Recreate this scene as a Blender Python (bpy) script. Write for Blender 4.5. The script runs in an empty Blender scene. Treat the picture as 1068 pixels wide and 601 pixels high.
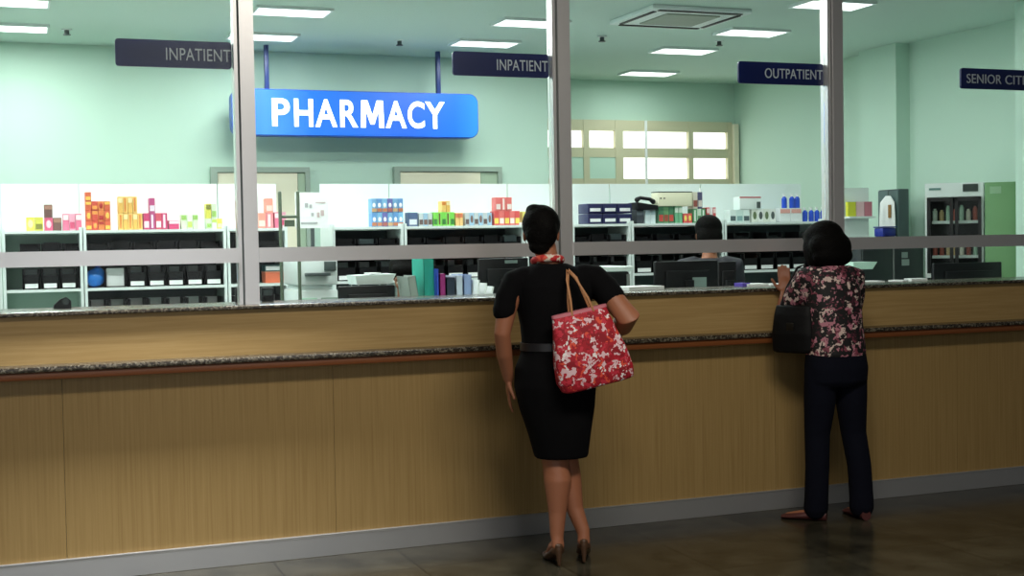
import bpy, bmesh, math, random
from mathutils import Vector, Matrix, Euler
import numpy as np

# ------------------------------------------------------------------ camera, world, light, exposure
SC = bpy.context.scene
COL = SC.collection
F_PX, YAW, PITCH, ROLL, CAM_Z, CAM_D = 1364.4, .366, .0336, .01774, 1.47, 6.11
_fwd = Vector((math.sin(YAW)*math.cos(PITCH), math.cos(YAW)*math.cos(PITCH), -math.sin(PITCH)))
_rt = Vector((math.cos(YAW), -math.sin(YAW), 0)); _up = _rt.cross(_fwd)
RT = _rt*math.cos(ROLL)-_up*math.sin(ROLL); UP = _rt*math.sin(ROLL)+_up*math.cos(ROLL)
CAM = Vector((0, -CAM_D, CAM_Z))
cd = bpy.data.cameras.new('camera'); cam = bpy.data.objects.new('camera', cd); COL.objects.link(cam)
cam.matrix_world = Matrix(((RT.x, UP.x, -_fwd.x, CAM.x), (RT.y, UP.y, -_fwd.y, CAM.y), (RT.z, UP.z, -_fwd.z, CAM.z), (0, 0, 0, 1)))
cd.sensor_width = 36; cd.lens = 36*F_PX/1068; cd.clip_start = .05; cd.clip_end = 100
SC.camera = cam
SC.view_settings.view_transform = 'Standard'; SC.view_settings.look = 'None'
SC.view_settings.gamma = 1; SC.view_settings.use_curve_mapping = False
SC.view_settings.exposure = 0.0
W = bpy.data.worlds.new('world'); SC.world = W; W.use_nodes = True
W.node_tree.nodes['Background'].inputs[0].default_value = (.75, .85, .9, 1)
W.node_tree.nodes['Background'].inputs[1].default_value = .05

def area(name, loc, sx, sy, power, color=(1, 1, 1), rot=(0, 0, 0), spread=180):
    l = bpy.data.lights.new(name, 'AREA'); l.shape = 'RECTANGLE'; l.size = sx; l.size_y = sy
    l.energy = power; l.color = color; l.spread = math.radians(spread)
    o = bpy.data.objects.new(name, l); COL.objects.link(o); o.location = loc; o.rotation_euler = rot
    return o
LOBBY_POWER = 108
area('lobby_lamp', (2.1, -3.3, 3.6), 1.8, .6, LOBBY_POWER, (1, .93, .82))
area('lobby_downlight', (.5, -.8, 4.2), .5, .5, 38, (.95, .97, 1), spread=50)
# interior troffer lamps: (x, y, power)
TROFFERS = [(-1.6, 1.15, 19), (.05, 1.15, 22), (1.72, 1.15, 21), (3.4, 1.15, 16), (5.05, 1.14, 9),
            (-1.6, 2.4, 19), (.03, 2.42, 22), (1.74, 2.31, 20), (3.4, 2.31, 16), (5.13, 2.27, 9),
            (.05, 3.4, 14), (1.74, 3.35, 13), (3.4, 3.25, 12), (5.08, 3.22, 9), (5.44, 4.54, 6)]

def at(px, py, Y):
    d = _fwd+RT*((px-534)/F_PX)-UP*((py-300.5)/F_PX)
    return CAM+d*((Y-CAM.y)/d.y)

# ------------------------------------------------------------------ materials
def srgb(r, g, b):
    f = lambda c: (c/255/12.92) if c/255 <= .04045 else ((c/255+.055)/1.055)**2.4
    return (f(r), f(g), f(b), 1)
_m = {}
def mat(name, col, rough=.5, metal=0, emit=None, es=1, bump=None, coat=0, spec=.5):
    if name in _m: return _m[name]
    m = bpy.data.materials.new(name); m.use_nodes = True; nt = m.node_tree
    b = nt.nodes['Principled BSDF']
    b.inputs['Base Color'].default_value = col; b.inputs['Roughness'].default_value = rough
    b.inputs['Metallic'].default_value = metal; b.inputs['Coat Weight'].default_value = coat
    b.inputs['Specular IOR Level'].default_value = spec
    if emit: b.inputs['Emission Color'].default_value = emit; b.inputs['Emission Strength'].default_value = es
    # gentle procedural variation of the surface
    tc = nt.nodes.new('ShaderNodeTexCoord'); n = nt.nodes.new('ShaderNodeTexNoise')
    sc, st = bump if bump else (30, .02)
    n.inputs['Scale'].default_value = sc; nt.links.new(tc.outputs['Object'], n.inputs['Vector'])
    bp = nt.nodes.new('ShaderNodeBump'); bp.inputs['Strength'].default_value = st; bp.inputs['Distance'].default_value = .01
    nt.links.new(n.outputs['Fac'], bp.inputs['Height']); nt.links.new(bp.outputs['Normal'], b.inputs['Normal'])
    _m[name] = m; return m

def nodes_mat(name, rough=.5, metal=0, spec=.5):
    m = bpy.data.materials.new(name); m.use_nodes = True; nt = m.node_tree
    b = nt.nodes['Principled BSDF']; b.inputs['Roughness'].default_value = rough; b.inputs['Metallic'].default_value = metal
    b.inputs['Specular IOR Level'].default_value = spec
    tc = nt.nodes.new('ShaderNodeTexCoord'); mp = nt.nodes.new('ShaderNodeMapping')
    nt.links.new(tc.outputs['Object'], mp.inputs['Vector'])
    return m, nt, b, mp
def ramp(nt, stops, interp='LINEAR'):
    r = nt.nodes.new('ShaderNodeValToRGB'); e = r.color_ramp.elements; r.color_ramp.interpolation = interp
    e[0].position, e[0].color = stops[0]; e[1].position, e[1].color = stops[-1]
    for p, c in stops[1:-1]:
        k = e.new(p); k.color = c
    return r

def wood_mat(name, c1, c2, c3, scale):
    m, nt, b, mp = nodes_mat(name, .42, spec=.35)
    mp.inputs['Scale'].default_value = scale
    n = nt.nodes.new('ShaderNodeTexNoise'); n.inputs['Scale'].default_value = 1; n.inputs['Detail'].default_value = 5; n.inputs['Roughness'].default_value = .65
    nt.links.new(mp.outputs[0], n.inputs['Vector'])
    r = ramp(nt, [(.3, c1), (.5, c2), (.72, c3)]); nt.links.new(n.outputs['Fac'], r.inputs[0])
    nt.links.new(r.outputs[0], b.inputs['Base Color'])
    return m
WOOD_V = wood_mat('vertical_grain_wood', srgb(150, 122, 74), srgb(162, 134, 84), srgb(172, 144, 94), (90, 90, 1.6))
WOOD_H = wood_mat('horizontal_grain_wood', srgb(164, 134, 84), srgb(174, 144, 92), srgb(184, 155, 104), (2.2, 40, 70))
WOOD_EDGE = mat('red_brown_wood_edge', srgb(128, 74, 38), .35)

def granite():
    m, nt, b, mp = nodes_mat('speckled_granite', .25)
    v = nt.nodes.new('ShaderNodeTexVoronoi'); v.inputs['Scale'].default_value = 130; nt.links.new(mp.outputs[0], v.inputs['Vector'])
    r = ramp(nt, [(0, srgb(38, 34, 30)), (.5, srgb(62, 54, 44)), (.72, srgb(98, 90, 76)), (.93, srgb(122, 116, 100))])
    s = nt.nodes.new('ShaderNodeSeparateColor'); nt.links.new(v.outputs['Color'], s.inputs[0]); nt.links.new(s.outputs[0], r.inputs[0])
    nt.links.new(r.outputs[0], b.inputs['Base Color']); return m
GRANITE = granite()

def floor_mat():
    m, nt, b, mp = nodes_mat('polished_dark_floor_tile', .22, spec=.45)
    mp.inputs['Location'].default_value = (.09+.0, .41, 0)
    br = nt.nodes.new('ShaderNodeTexBrick'); br.offset = 0; br.inputs['Scale'].default_value = 1
    br.inputs['Brick Width'].default_value = .6; br.inputs['Row Height'].default_value = .6; br.inputs['Mortar Size'].default_value = .004
    br.inputs['Color1'].default_value = (1, 1, 1, 1); br.inputs['Color2'].default_value = (.8, .8, .8, 1); br.inputs['Mortar'].default_value = (.25, .25, .25, 1)
    nt.links.new(mp.outputs[0], br.inputs['Vector'])
    n = nt.nodes.new('ShaderNodeTexNoise'); n.inputs['Scale'].default_value = 5; n.inputs['Detail'].default_value = 6; nt.links.new(mp.outputs[0], n.inputs['Vector'])
    r = ramp(nt, [(.3, srgb(42, 40, 31)), (.7, srgb(78, 74, 60))]); nt.links.new(n.outputs['Fac'], r.inputs[0])
    mx = nt.nodes.new('ShaderNodeMix'); mx.data_type = 'RGBA'; mx.blend_type = 'MULTIPLY'; mx.inputs[0].default_value = 1
    nt.links.new(r.outputs[0], mx.inputs[6]); nt.links.new(br.outputs['Color'], mx.inputs[7]); nt.links.new(mx.outputs[2], b.inputs['Base Color'])
    return m
FLOOR = floor_mat()
STEEL = mat('brushed_steel', srgb(196, 197, 198), .3, .65, bump=(60, .03))
ALU = mat('satin_aluminium', srgb(226, 225, 224), .34, .6)
ALU_DK = mat('dark_gasket', srgb(84, 92, 90), .5)
MINT = mat('mint_wall_paint', srgb(192, 219, 204), .75, bump=(60, .02))
CEIL = mat('pale_ceiling_paint', srgb(204, 226, 216), .8)
WHITE = mat('white_laminate', srgb(228, 238, 236), .45)
OFFW = mat('cream_paint', srgb(232, 226, 202), .5)
BLACKP = mat('black_plastic', srgb(14, 14, 18), .5, spec=.3)
DKGREY = mat('dark_grey_laminate', srgb(72, 82, 82), .5)
BAYBACK = mat('charcoal_shade_panel', srgb(62, 76, 78), .6)  # dark panel colour that also holds the shade beneath the shelf boards
PAPER = mat('white_paper', srgb(236, 238, 238), .8)
NAVY = mat('navy_sign_face', srgb(20, 32, 88), .35)
LETTER = mat('pale_sign_lettering', srgb(214, 220, 228), .5)
SKIN = mat('warm_brown_skin', srgb(158, 101, 72), .5, bump=(120, .04))
HAIRM = mat('dark_brown_hair', srgb(8, 7, 6), .7, bump=(90, .4), spec=.08)
BLACKF = mat('black_dress_fabric', srgb(9, 9, 11), .9, bump=(9, .6), spec=.12)
DENIM = mat('dark_navy_trouser_fabric', srgb(14, 16, 27), .9, bump=(9, .9), spec=.12)
TAN = mat('tan_leather', srgb(182, 128, 84), .5)
SHOE1 = mat('bronze_shoe_leather', srgb(84, 60, 42), .35)
SHOE2 = mat('dull_red_shoe_leather', srgb(84, 42, 40), .5)
LAMP = mat('lit_lamp_diffuser', (1, 1, 1, 1), .5, emit=(.97, 1, .99, 1), es=2.2)
DAY = mat('daylit_pane', (1, 1, 1, 1), .5, emit=(1, 1, .96, 1), es=1.5)
BEIGE = mat('beige_window_frame', srgb(206, 200, 170), .5)
MINTP = mat('pale_mint_panel', srgb(196, 226, 210), .6)

def blotch(name, base, spots, scale, rough=.7):
    """fabric with printed flowers: spots = [(threshold, colour)] on cell noise"""
    m, nt, b, mp = nodes_mat(name, rough)
    v = nt.nodes.new('ShaderNodeTexVoronoi'); v.inputs['Scale'].default_value = scale; nt.links.new(mp.outputs[0], v.inputs['Vector'])
    n = nt.nodes.new('ShaderNodeTexNoise'); n.inputs['Scale'].default_value = scale*.9; n.inputs['Detail'].default_value = 2
    nt.links.new(mp.outputs[0], n.inputs['Vector'])
    mv = nt.nodes.new('ShaderNodeMix'); mv.data_type = 'RGBA'; mv.blend_type = 'ADD'; mv.inputs[0].default_value = .08
    nt.links.new(mp.outputs[0], mv.inputs[6]); nt.links.new(n.outputs['Color'], mv.inputs[7]); nt.links.new(mv.outputs[2], v.inputs['Vector'])
    s = nt.nodes.new('ShaderNodeSeparateColor'); nt.links.new(v.outputs['Color'], s.inputs[0])
    r = ramp(nt, [(0, base)]+spots, 'CONSTANT'); nt.links.new(s.outputs[0], r.inputs[0])
    nt.links.new(r.outputs[0], b.inputs['Base Color']); return m
BAGM = blotch('red_floral_bag_cloth', srgb(176, 22, 40), [(.34, srgb(206, 46, 66)), (.54, srgb(236, 200, 206)), (.68, srgb(150, 14, 32)), (.86, srgb(232, 84, 60)), (.94, srgb(250, 240, 240))], 46)
BLOUSE = blotch('black_floral_blouse_cloth', srgb(8, 7, 9), [(.55, srgb(128, 60, 76)), (.66, srgb(186, 122, 136)), (.76, srgb(10, 8, 10)), (.82, srgb(212, 190, 180)), (.92, srgb(70, 26, 40))], 46)
SCARF = blotch('red_white_scarf_cloth', srgb(190, 40, 42), [(.45, srgb(222, 90, 70)), (.6, srgb(228, 214, 196)), (.82, srgb(170, 30, 36))], 40)

def glass_mat(f=.07):
    m = bpy.data.materials.new('clear_glass'); m.use_nodes = True; nt = m.node_tree; nt.nodes.clear()
    o = nt.nodes.new('ShaderNodeOutputMaterial'); t = nt.nodes.new('ShaderNodeBsdfTransparent'); g = nt.nodes.new('ShaderNodeBsdfGlossy')
    t.inputs[0].default_value = (.97, .99, .98, 1); g.inputs['Roughness'].default_value = .03
    lw = nt.nodes.new('ShaderNodeFresnel'); lw.inputs[0].default_value = 1.2
    mx = nt.nodes.new('ShaderNodeMixShader'); nt.links.new(lw.outputs[0], mx.inputs[0]); nt.links.new(t.outputs[0], mx.inputs[1]); nt.links.new(g.outputs[0], mx.inputs[2])
    nt.links.new(mx.outputs[0], o.inputs[0]); return m
GLASS = glass_mat()

# ------------------------------------------------------------------ mesh helpers
class MB:
    def __init__(s): s.bm = bmesh.new()
    def box(s, x0, x1, y0, y1, z0, z1, bev=0, seg=2, M=None):
        r = bmesh.ops.create_cube(s.bm, size=1); vs = r['verts']
        bmesh.ops.scale(s.bm, vec=(abs(x1-x0), abs(y1-y0), abs(z1-z0)), verts=vs)
        bmesh.ops.translate(s.bm, vec=((x0+x1)/2, (y0+y1)/2, (z0+z1)/2), verts=vs)
        if bev:
            es = list({e for v in vs for e in v.link_edges})
            q = bmesh.ops.bevel(s.bm, geom=es, offset=bev, segments=seg, affect='EDGES', profile=.5)
            vs = list({v for f in q['faces'] for v in f.verts} | {v for v in vs if v.is_valid})
        if M: bmesh.ops.transform(s.bm, matrix=M, verts=vs)
        return s
    def tube(s, pts, rad, seg=14, flat=None, cap=True):
        """tapered tube through pts; flat = (axis vector, factor) squashes along an axis; rounded ends"""
        P = [Vector(p) for p in pts]; R = list(rad) if hasattr(rad, '__len__') else [rad]*len(P)
        if cap:
            a = (P[0]-P[1]).normalized(); b = (P[-1]-P[-2]).normalized()
            P = [P[0]+a*R[0]*.85, P[0]+a*R[0]*.55]+P+[P[-1]+b*R[-1]*.55, P[-1]+b*R[-1]*.85]
            R = [R[0]*.35, R[0]*.8]+R+[R[-1]*.8, R[-1]*.35]
        rings = []; t0 = (P[1]-P[0]).normalized(); n = t0.orthogonal().normalized()
        for i, p in enumerate(P):
            t = (P[min(i+1, len(P)-1)]-P[max(i-1, 0)]).normalized()
            n = (n-t*n.dot(t)).normalized(); bn = t.cross(n); ring = []
            for k in range(seg):
                a = 2*math.pi*k/seg; d = (n*math.cos(a)+bn*math.sin(a))*R[i]
                if flat: ax = Vector(flat[0]).normalized(); d = d-ax*d.dot(ax)*(1-flat[1])
                ring.append(s.bm.verts.new(p+d))
            rings.append(ring)
        for a, b in zip(rings, rings[1:]):
            for k in range(seg): s.bm.faces.new((a[k], a[(k+1) % seg], b[(k+1) % seg], b[k]))
        s.bm.faces.new(rings[0][::-1]); s.bm.faces.new(rings[-1]); return s
    def loft(s, rings, seg=28, e=2.3, capped=True):
        """rings: (z, cx, cy, rx, ry) superellipses"""
        prev = None; first = None
        for (z, cx, cy, rx, ry) in rings:
            ring = []
            for k in range(seg):
                a = 2*math.pi*k/seg; c, q = math.cos(a), math.sin(a)
                ring.append(s.bm.verts.new((cx+rx*math.copysign(abs(c)**(2/e), c), cy+ry*math.copysign(abs(q)**(2/e), q), z)))
            if prev:
                for k in range(seg): s.bm.faces.new((prev[k], prev[(k+1) % seg], ring[(k+1) % seg], ring[k]))
            else: first = ring
            prev = ring
        if capped: s.bm.faces.new(first[::-1]); s.bm.faces.new(prev)
        return s
    def ball(s, c, r, M=None, u=20, v=14):
        q = bmesh.ops.create_uvsphere(s.bm, u_segments=u, v_segments=v, radius=1); vs = q['verts']
        r = r if hasattr(r, '__len__') else (r, r, r)
        T = Matrix.Translation(Vector(c)) @ (M if M else Matrix.Identity(4)) @ Matrix.Diagonal((*r, 1))
        bmesh.ops.transform(s.bm, matrix=T, verts=vs); return s
    def cyl(s, p, q, r, seg=20, r2=None):
        P, Q = Vector(p), Vector(q); d = Q-P
        o = bmesh.ops.create_cone(s.bm, cap_ends=True, segments=seg, radius1=r, radius2=r if r2 is None else r2, depth=d.length)
        bmesh.ops.transform(s.bm, matrix=Matrix.Translation((P+Q)/2) @ d.to_track_quat('Z', 'Y').to_matrix().to_4x4(), verts=o['verts']); return s
    def prism(s, outline, y0, y1):
        """outline in (x, z) extruded along y"""
        a = [s.bm.verts.new((x, y0, z)) for x, z in outline]; b = [s.bm.verts.new((x, y1, z)) for x, z in outline]
        n = len(a); s.bm.faces.new(a); s.bm.faces.new(b[::-1])
        for k in range(n): s.bm.faces.new((a[k], b[k], b[(k+1) % n], a[(k+1) % n]))
        return s
    def xf(s, M): bmesh.ops.transform(s.bm, matrix=M, verts=s.bm.verts); return s
    def build(s, name, m, parent=None, smooth=True, remesh=0, smooth_it=6):
        bmesh.ops.recalc_face_normals(s.bm, faces=s.bm.faces)
        me = bpy.data.meshes.new(name); s.bm.to_mesh(me); s.bm.free()
        o = bpy.data.objects.new(name, me); COL.objects.link(o)
        if remesh:
            r = o.modifiers.new('r', 'REMESH'); r.mode = 'VOXEL'; r.voxel_size = remesh
            k = o.modifiers.new('s', 'SMOOTH'); k.factor = .5; k.iterations = smooth_it
            dg = bpy.context.evaluated_depsgraph_get(); dg.update()
            nm = bpy.data.meshes.new_from_object(o.evaluated_get(dg)); o.modifiers.clear(); o.data = nm; nm.name = name; me = nm
        me.materials.clear(); me.materials.append(m)
        if smooth:
            for p in me.polygons: p.use_smooth = True
            if not remesh: me.set_sharp_from_angle(angle=math.radians(38))
        if parent: o.parent = parent
        return o

def B(x0, x1, y0, y1, z0, z1, bev=0): return MB().box(x0, x1, y0, y1, z0, z1, bev)
def tag(o, label, cat, group=None):
    o['label'] = label; o['category'] = cat
    if group: o['group'] = group
    return o
def thing(name, label, cat, loc=(0, 0, 0), rz=0, group=None):
    o = bpy.data.objects.new(name, None); COL.objects.link(o); o.location = loc; o.rotation_euler = (0, 0, rz); o.empty_display_size = .1
    return tag(o, label, cat, group)
def struct(o): o['kind'] = 'structure'; return o
def text_mesh(name, body, m, parent, x0, x1, z0, z1, y, depth=.006, bold=0.0):
    cu = bpy.data.curves.new('t', 'FONT'); cu.body = body; cu.extrude = depth/2; cu.offset = bold; cu.size = 1; cu.space_character = 1.04+bold*9
    t = bpy.data.objects.new('t', cu); COL.objects.link(t); dg = bpy.context.evaluated_depsgraph_get(); dg.update()
    me = bpy.data.meshes.new_from_object(t.evaluated_get(dg)); bpy.data.objects.remove(t)
    xs = [v.co.x for v in me.vertices]; ys = [v.co.y for v in me.vertices]
    ax, bx, ay, by = min(xs), max(xs), min(ys), max(ys)
    for v in me.vertices:
        x = x0+(v.co.x-ax)/(bx-ax)*(x1-x0); z = z0+(v.co.y-ay)/(by-ay)*(z1-z0); v.co = (x, y-v.co.z, z)
    me.materials.clear(); me.materials.append(m); o = bpy.data.objects.new(name, me); COL.objects.link(o); o.parent = parent
    return o
ORD = ['leftmost', 'second', 'third', 'fourth', 'fifth', 'sixth', 'seventh', 'eighth', 'ninth', 'tenth', 'eleventh']
def ordn(i): return 'leftmost' if i == 0 else ORD[i]+' from left'

# ------------------------------------------------------------------ structure
XL, XR, YN, YB, ZC = -2.6, 6.69, 4.1, 5.15, 3.0
struct(B(-7, 10, -10.2, 5.4, -.06, 0).build('floor', FLOOR))
struct(B(XL-.15, XR+.15, 0.02, YB+.15, ZC, ZC+.08).build('ceiling', CEIL))
struct(B(XL-.12, XL, .02, YN+.1, 0, ZC).build('wall_left', MINT))
struct(B(XL, 4.26, YN, YN+.12, 0, ZC).build('wall_back', MINT))
struct(B(4.14, 4.26, YN+.12, YB, 0, ZC).build('wall_return', MINT))
struct(B(4.14, XR+.12, YB, YB+.12, 0, ZC).build('wall_rear', MINT))
struct(B(XR, XR+.12, .02, YB, 0, ZC).build('wall_right', MINT))
struct(B(6.56, XR, 2.47, 2.95, 0, ZC).build('wall_right_pier', MINT))
struct(B(6.235, XR, .47, .8, 0, ZC).build('wall_front_pier', MINTP))
struct(B(XR, 10, -.02, .0, 0, 5).build('wall_lobby', MINTP))
struct(B(-7, XL, -.02, .0, 0, 5).build('wall_lobby_left', MINTP))
struct(B(XL, XR, -.02, 0, ZC+.08, 5).build('wall_lobby_header', MINTP))
struct(B(-7, 10, -10.1, .0, 5, 5.1).build('ceiling_lobby', mat('lobby_ceiling', srgb(150, 150, 140), .8)))
# lobby end wall with its daylit entrance, behind the camera
LW = mat('lobby_wall_paint', srgb(120, 116, 100), .7)
struct(MB().box(-7, -6, -10.1, -10, 0, 5).box(3.6, 10, -10.1, -10, 0, 5).box(-6, 3.6, -10.1, -10, 4.4, 5).build('wall_lobby_entrance', LW))
struct(B(-6, 3.6, -10.08, -10.05, 0, 4.4).build('window_3', mat('daylit_entrance_glass', (1, 1, 1, 1), .4, emit=(.94, .97, 1, 1), es=.8)))
tr = MB()
for q in range(9): tr.box(-6+q*1.2-.04, -6+q*1.2+.04, -10.04, -10, 0, 4.4)
tr.box(-6, 3.6, -10.045, -9.995, 0, .08).box(-6, 3.6, -10.045, -9.995, 2.2, 2.28).box(-6, 3.6, -10.045, -9.995, 4.32, 4.4)
struct(tr.build('trim_12', ALU))

# rear window
def rear_window():
    Y = YB-.03; X0, X1, Z0, Z1 = 4.5, 6.62, 1.1, 2.62
    w = MB()
    for a, b in ((X0, X0+.05), (5.03, 5.09), (5.36, 5.44), (6.14, 6.19), (X1-.05, X1)): w.box(a, b, Y-.04, Y+.03, Z0, Z1)
    for a, b in ((Z1-.1, Z1), (2.27, 2.36), (1.98, 2.07), (1.7, 1.76), (Z0, Z0+.06)): w.box(X0, X1, Y-.035, Y+.03, a, b)
    f = struct(w.build('window_1', BEIGE))
    B(X0+.02, X1-.02, Y+.01, Y+.025, Z0+.02, Z1-.02).build('pane', DAY, f)
    B(X0+.05, 5.36, Y-.03, Y-.01, Z0+.05, 2.27).build('blank_panel', MINTP, f)
    B(5.66, 5.685, Y-.06, Y-.05, 1.2, 2.62).build('pull_cord', PAPER, f)
    B(X1, X1+.05, Y-.08, Y+.03, Z0, Z1-.02).build('side_frame', OFFW, f)
rear_window()

def doorway(n, x0, x1, xo, zt):
    Y = YN-.02
    f = struct(MB().box(x0-.05, x0, Y-.03, Y+.02, 0, zt+.04).box(xo, xo+.035, Y-.03, Y+.02, 0, zt+.04).box(x0, xo, Y-.03, Y+.02, zt, zt+.04).build('door_%d' % n, mat('grey_green_door_frame', srgb(150, 166, 154), .5)))
    B(x0+.005, x1, Y-.012, Y+.015, .01, zt-.005).build('door_leaf', OFFW, f)
    B(x1+.004, xo-.002, Y-.008, Y+.012, .01, zt-.005).build('side_panel', mat('sage_side_panel', srgb(164, 184, 160), .6), f)
    MB().cyl((x1-.06, Y-.05, 1.0), (x1-.06, Y-.01, 1.0), .012).box(x1-.14, x1-.05, Y-.06, Y-.045, .99, 1.01, .004).build('door_handle', STEEL, f)
doorway(1, 1.5, 2.12, 2.18, 2.06)
doorway(2, 2.95, 3.64, 3.79, 2.07)

# ------------------------------------------------------------------ service counter
XC0, XC1 = XL+.002, XR-.002
ct = thing('service_counter', 'long wood-panelled service counter with granite ledge running below the glass', 'counter', (2, .2, 0))
def cp(name, mb, m):
    o = mb.xf(Matrix.Translation((-2, -.2, 0))).build(name, m, ct, smooth=name != 'kick_plate'); return o
x = 1.42-1.22*4
while x < XC1:
    x1 = min(x+1.22, XC1); cp('front_panel', B(max(x, XC0)+.0008, x1-.0008, 0, .02, .105, .93), WOOD_V); x += 1.22
cp('kick_plate', MB().box(XC0, XC1, -.012, .02, .0, .098, .002).box(XC0, XC1, -.014, .02, .098, .106, .002), STEEL)
cp('ledge', B(XC0, XC1, -.11, .08, .951, .974, .006), GRANITE)
cp('ledge_trim', MB().box(XC0, XC1, -.095, .02, .916, .951, .008), WOOD_EDGE)
cp('upper_panel', B(XC0, XC1, .03, .05, .974, 1.187), WOOD_H)
cp('countertop', B(XC0, XC1, .0, .46, 1.187, 1.207, .006), GRANITE)
cp('carcass', B(XC0, XC1, .055, .44, .02, 1.186), MINTP)

# ------------------------------------------------------------------ glazed screen: posts, rail, glass
PX = [-2.2, -.58, 1.05, 2.665, 4.325, 5.96]
for i, x in enumerate(PX):
    p = struct(MB().box(x-.022, x+.045, .07, .17, 1.2075, ZC).build('trim_%d' % (i+1), ALU, smooth=False))
    B(x-.047, x-.03, .085, .155, 1.2075, ZC).build('side_channel', ALU, p)
    B(x-.030, x-.022, .092, .15, 1.2075, ZC).build('gasket', ALU_DK, p)
edges = [XL]+PX+[XR]
k = 7
for a, b in zip(edges, edges[1:]):
    a2 = a+.045 if a != XL else a; b2 = b-.047 if b != XR else b
    struct(MB().box(a2, b2, .06, .15, 1.405, 1.474).build('trim_%d' % k, ALU, smooth=False)); k += 1
    wi = struct(B(a2+.004, b2-.004, .112, .12, 1.476, ZC-.03).build('window_%d' % (k+10), GLASS))
    B(a2+.004, b2-.004, .112, .12, 1.2085, 1.403).build('lower_pane', GLASS, wi)
struct(MB().box(XL, XR, .06, .15, ZC-.03, ZC).build('trim_20', ALU))

# ------------------------------------------------------------------ navy window signs
def navy_sign(xa, xb, za, zb, txt, tx0, tx1, where):
    s = thing('window_sign', 'navy sign reading %s in pale capitals, %s' % (txt, where), 'sign', ((xa+xb)/2, .135, za))
    M = Matrix.Translation((-(xa+xb)/2, -.135, -za))
    n = 8; r = .016; pts = []
    for cx, cz, a0 in ((xb-r, zb-r, 0), (xa+r, zb-r, 90), (xa+r, za+r, 180), (xb-r, za+r, 270)):
        for q in range(n+1):
            a = math.radians(a0+90*q/n); pts.append((cx+r*math.cos(a), cz+r*math.sin(a)))
    MB().prism(pts, .128, .142).xf(M).build('sign_board', NAVY, s)
    h = zb-za
    words = txt.split(); tot = sum(len(w) for w in words)+.7*(len(words)-1); x = tx0
    for w in words:
        x1 = x+(tx1-tx0)*len(w)/tot; t = text_mesh('lettering', w, LETTER, s, x, x1, za+h*.27, za+h*.72, .126, .003); t.data.transform(M); x = x1+(tx1-tx0)*.7/tot
    return s
navy_sign(.475, 1.0, 2.315, 2.44, 'INPATIENT', .70, .995, 'left of the first post')
navy_sign(2.095, 2.615, 2.32, 2.44, 'INPATIENT', 2.33, 2.608, 'left of the second post')
navy_sign(3.735, 4.28, 2.325, 2.445, 'OUTPATIENT', 3.90, 4.272, 'left of the third post')
navy_sign(5.23, 5.915, 2.335, 2.455, 'SENIOR CITIZEN', 5.27, 5.85, 'at the right end of the glass')

# ------------------------------------------------------------------ hanging PHARMACY lightbox
def pharmacy():
    x0, x1, z0, z1, y0, y1 = 1.57, 3.51, 2.315, 2.665, 3.72, 3.86
    s = thing('pharmacy_sign', 'glowing blue lightbox sign reading PHARMACY hung from two navy rods', 'sign', ((x0+x1)/2, 3.79, z0))
    M = Matrix.Translation((-(x0+x1)/2, -3.79, -z0))
    def outl(g):
        pts = []; r = .075
        for cx, cz, a0 in ((x1-r, z1-r, 0), (x0+r, z1-r, 90), (x0+r, z0+r, 180), (x1-r, z0+r, 270)):
            for q in range(9):
                a = math.radians(a0+90*q/8); pts.append((cx+(r-g)*math.cos(a), cz+(r-g)*math.sin(a)))
        return pts
    MB().prism(outl(0), y0+.012, y1).xf(M).build('sign_case', mat('blue_sign_case', srgb(24, 84, 190), .35), s)
    m = bpy.data.materials.new('lit_blue_sign_face'); m.use_nodes = True; nt = m.node_tree; b = nt.nodes['Principled BSDF']
    tc = nt.nodes.new('ShaderNodeTexCoord'); sp = nt.nodes.new('ShaderNodeSeparateXYZ'); nt.links.new(tc.outputs['Generated'], sp.inputs[0])
    r = ramp(nt, [(0, srgb(24, 120, 235)), (.12, srgb(90, 180, 250)), (.3, srgb(40, 130, 238)), (.7, srgb(24, 104, 226)), (.9, srgb(30, 128, 240)), (1, srgb(60, 170, 250))])
    nt.links.new(sp.outputs[0], r.inputs[0]); nt.links.new(r.outputs[0], b.inputs['Emission Color']); b.inputs['Emission Strength'].default_value = .85
    b.inputs['Base Color'].default_value = srgb(20, 60, 140); b.inputs['Roughness'].default_value = .3
    MB().prism(outl(.008), y0, y0+.012).xf(M).build('sign_face', m, s)
    lm = mat('lit_white_lettering', (1, 1, 1, 1), .5, emit=(1, 1, 1, 1), es=.95); k0 = 1.865; sc = (3.225-k0)/(652-125)
    for ch, u0, u1 in (('P', 125, 177), ('H', 190, 246), ('A', 252, 318), ('R', 327, 381), ('M', 389, 461), ('A', 466, 531), ('C', 535, 588), ('Y', 590, 652)):
        xa, xb = k0+(u0-125)*sc, k0+(u1-125)*sc
        if ch == 'M':
            pts = [(xa+u*(xb-xa), 2.385+v*.21) for u, v in ((0, 0), (.04, 1), (.3, 1), (.5, .46), (.7, 1), (.96, 1), (1, 0), (.79, 0), (.765, .6), (.58, .12), (.42, .12), (.235, .6), (.21, 0))]
            MB().prism(pts, y0-.007, y0-.001).xf(M).build('letter', lm, s, smooth=False); continue
        t = text_mesh('letter', ch, lm, s, xa, xb, 2.385, 2.595, y0-.004, .006, bold=.022); t.data.transform(M)
    for x in (1.845, 3.2):
        MB().box(x-.016, x+.016, 3.77, 3.81, z1-.005, ZC, .003).xf(M).build('hanging_rod', mat('navy_rod', srgb(30, 50, 110), .4), s)
pharmacy()

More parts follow.
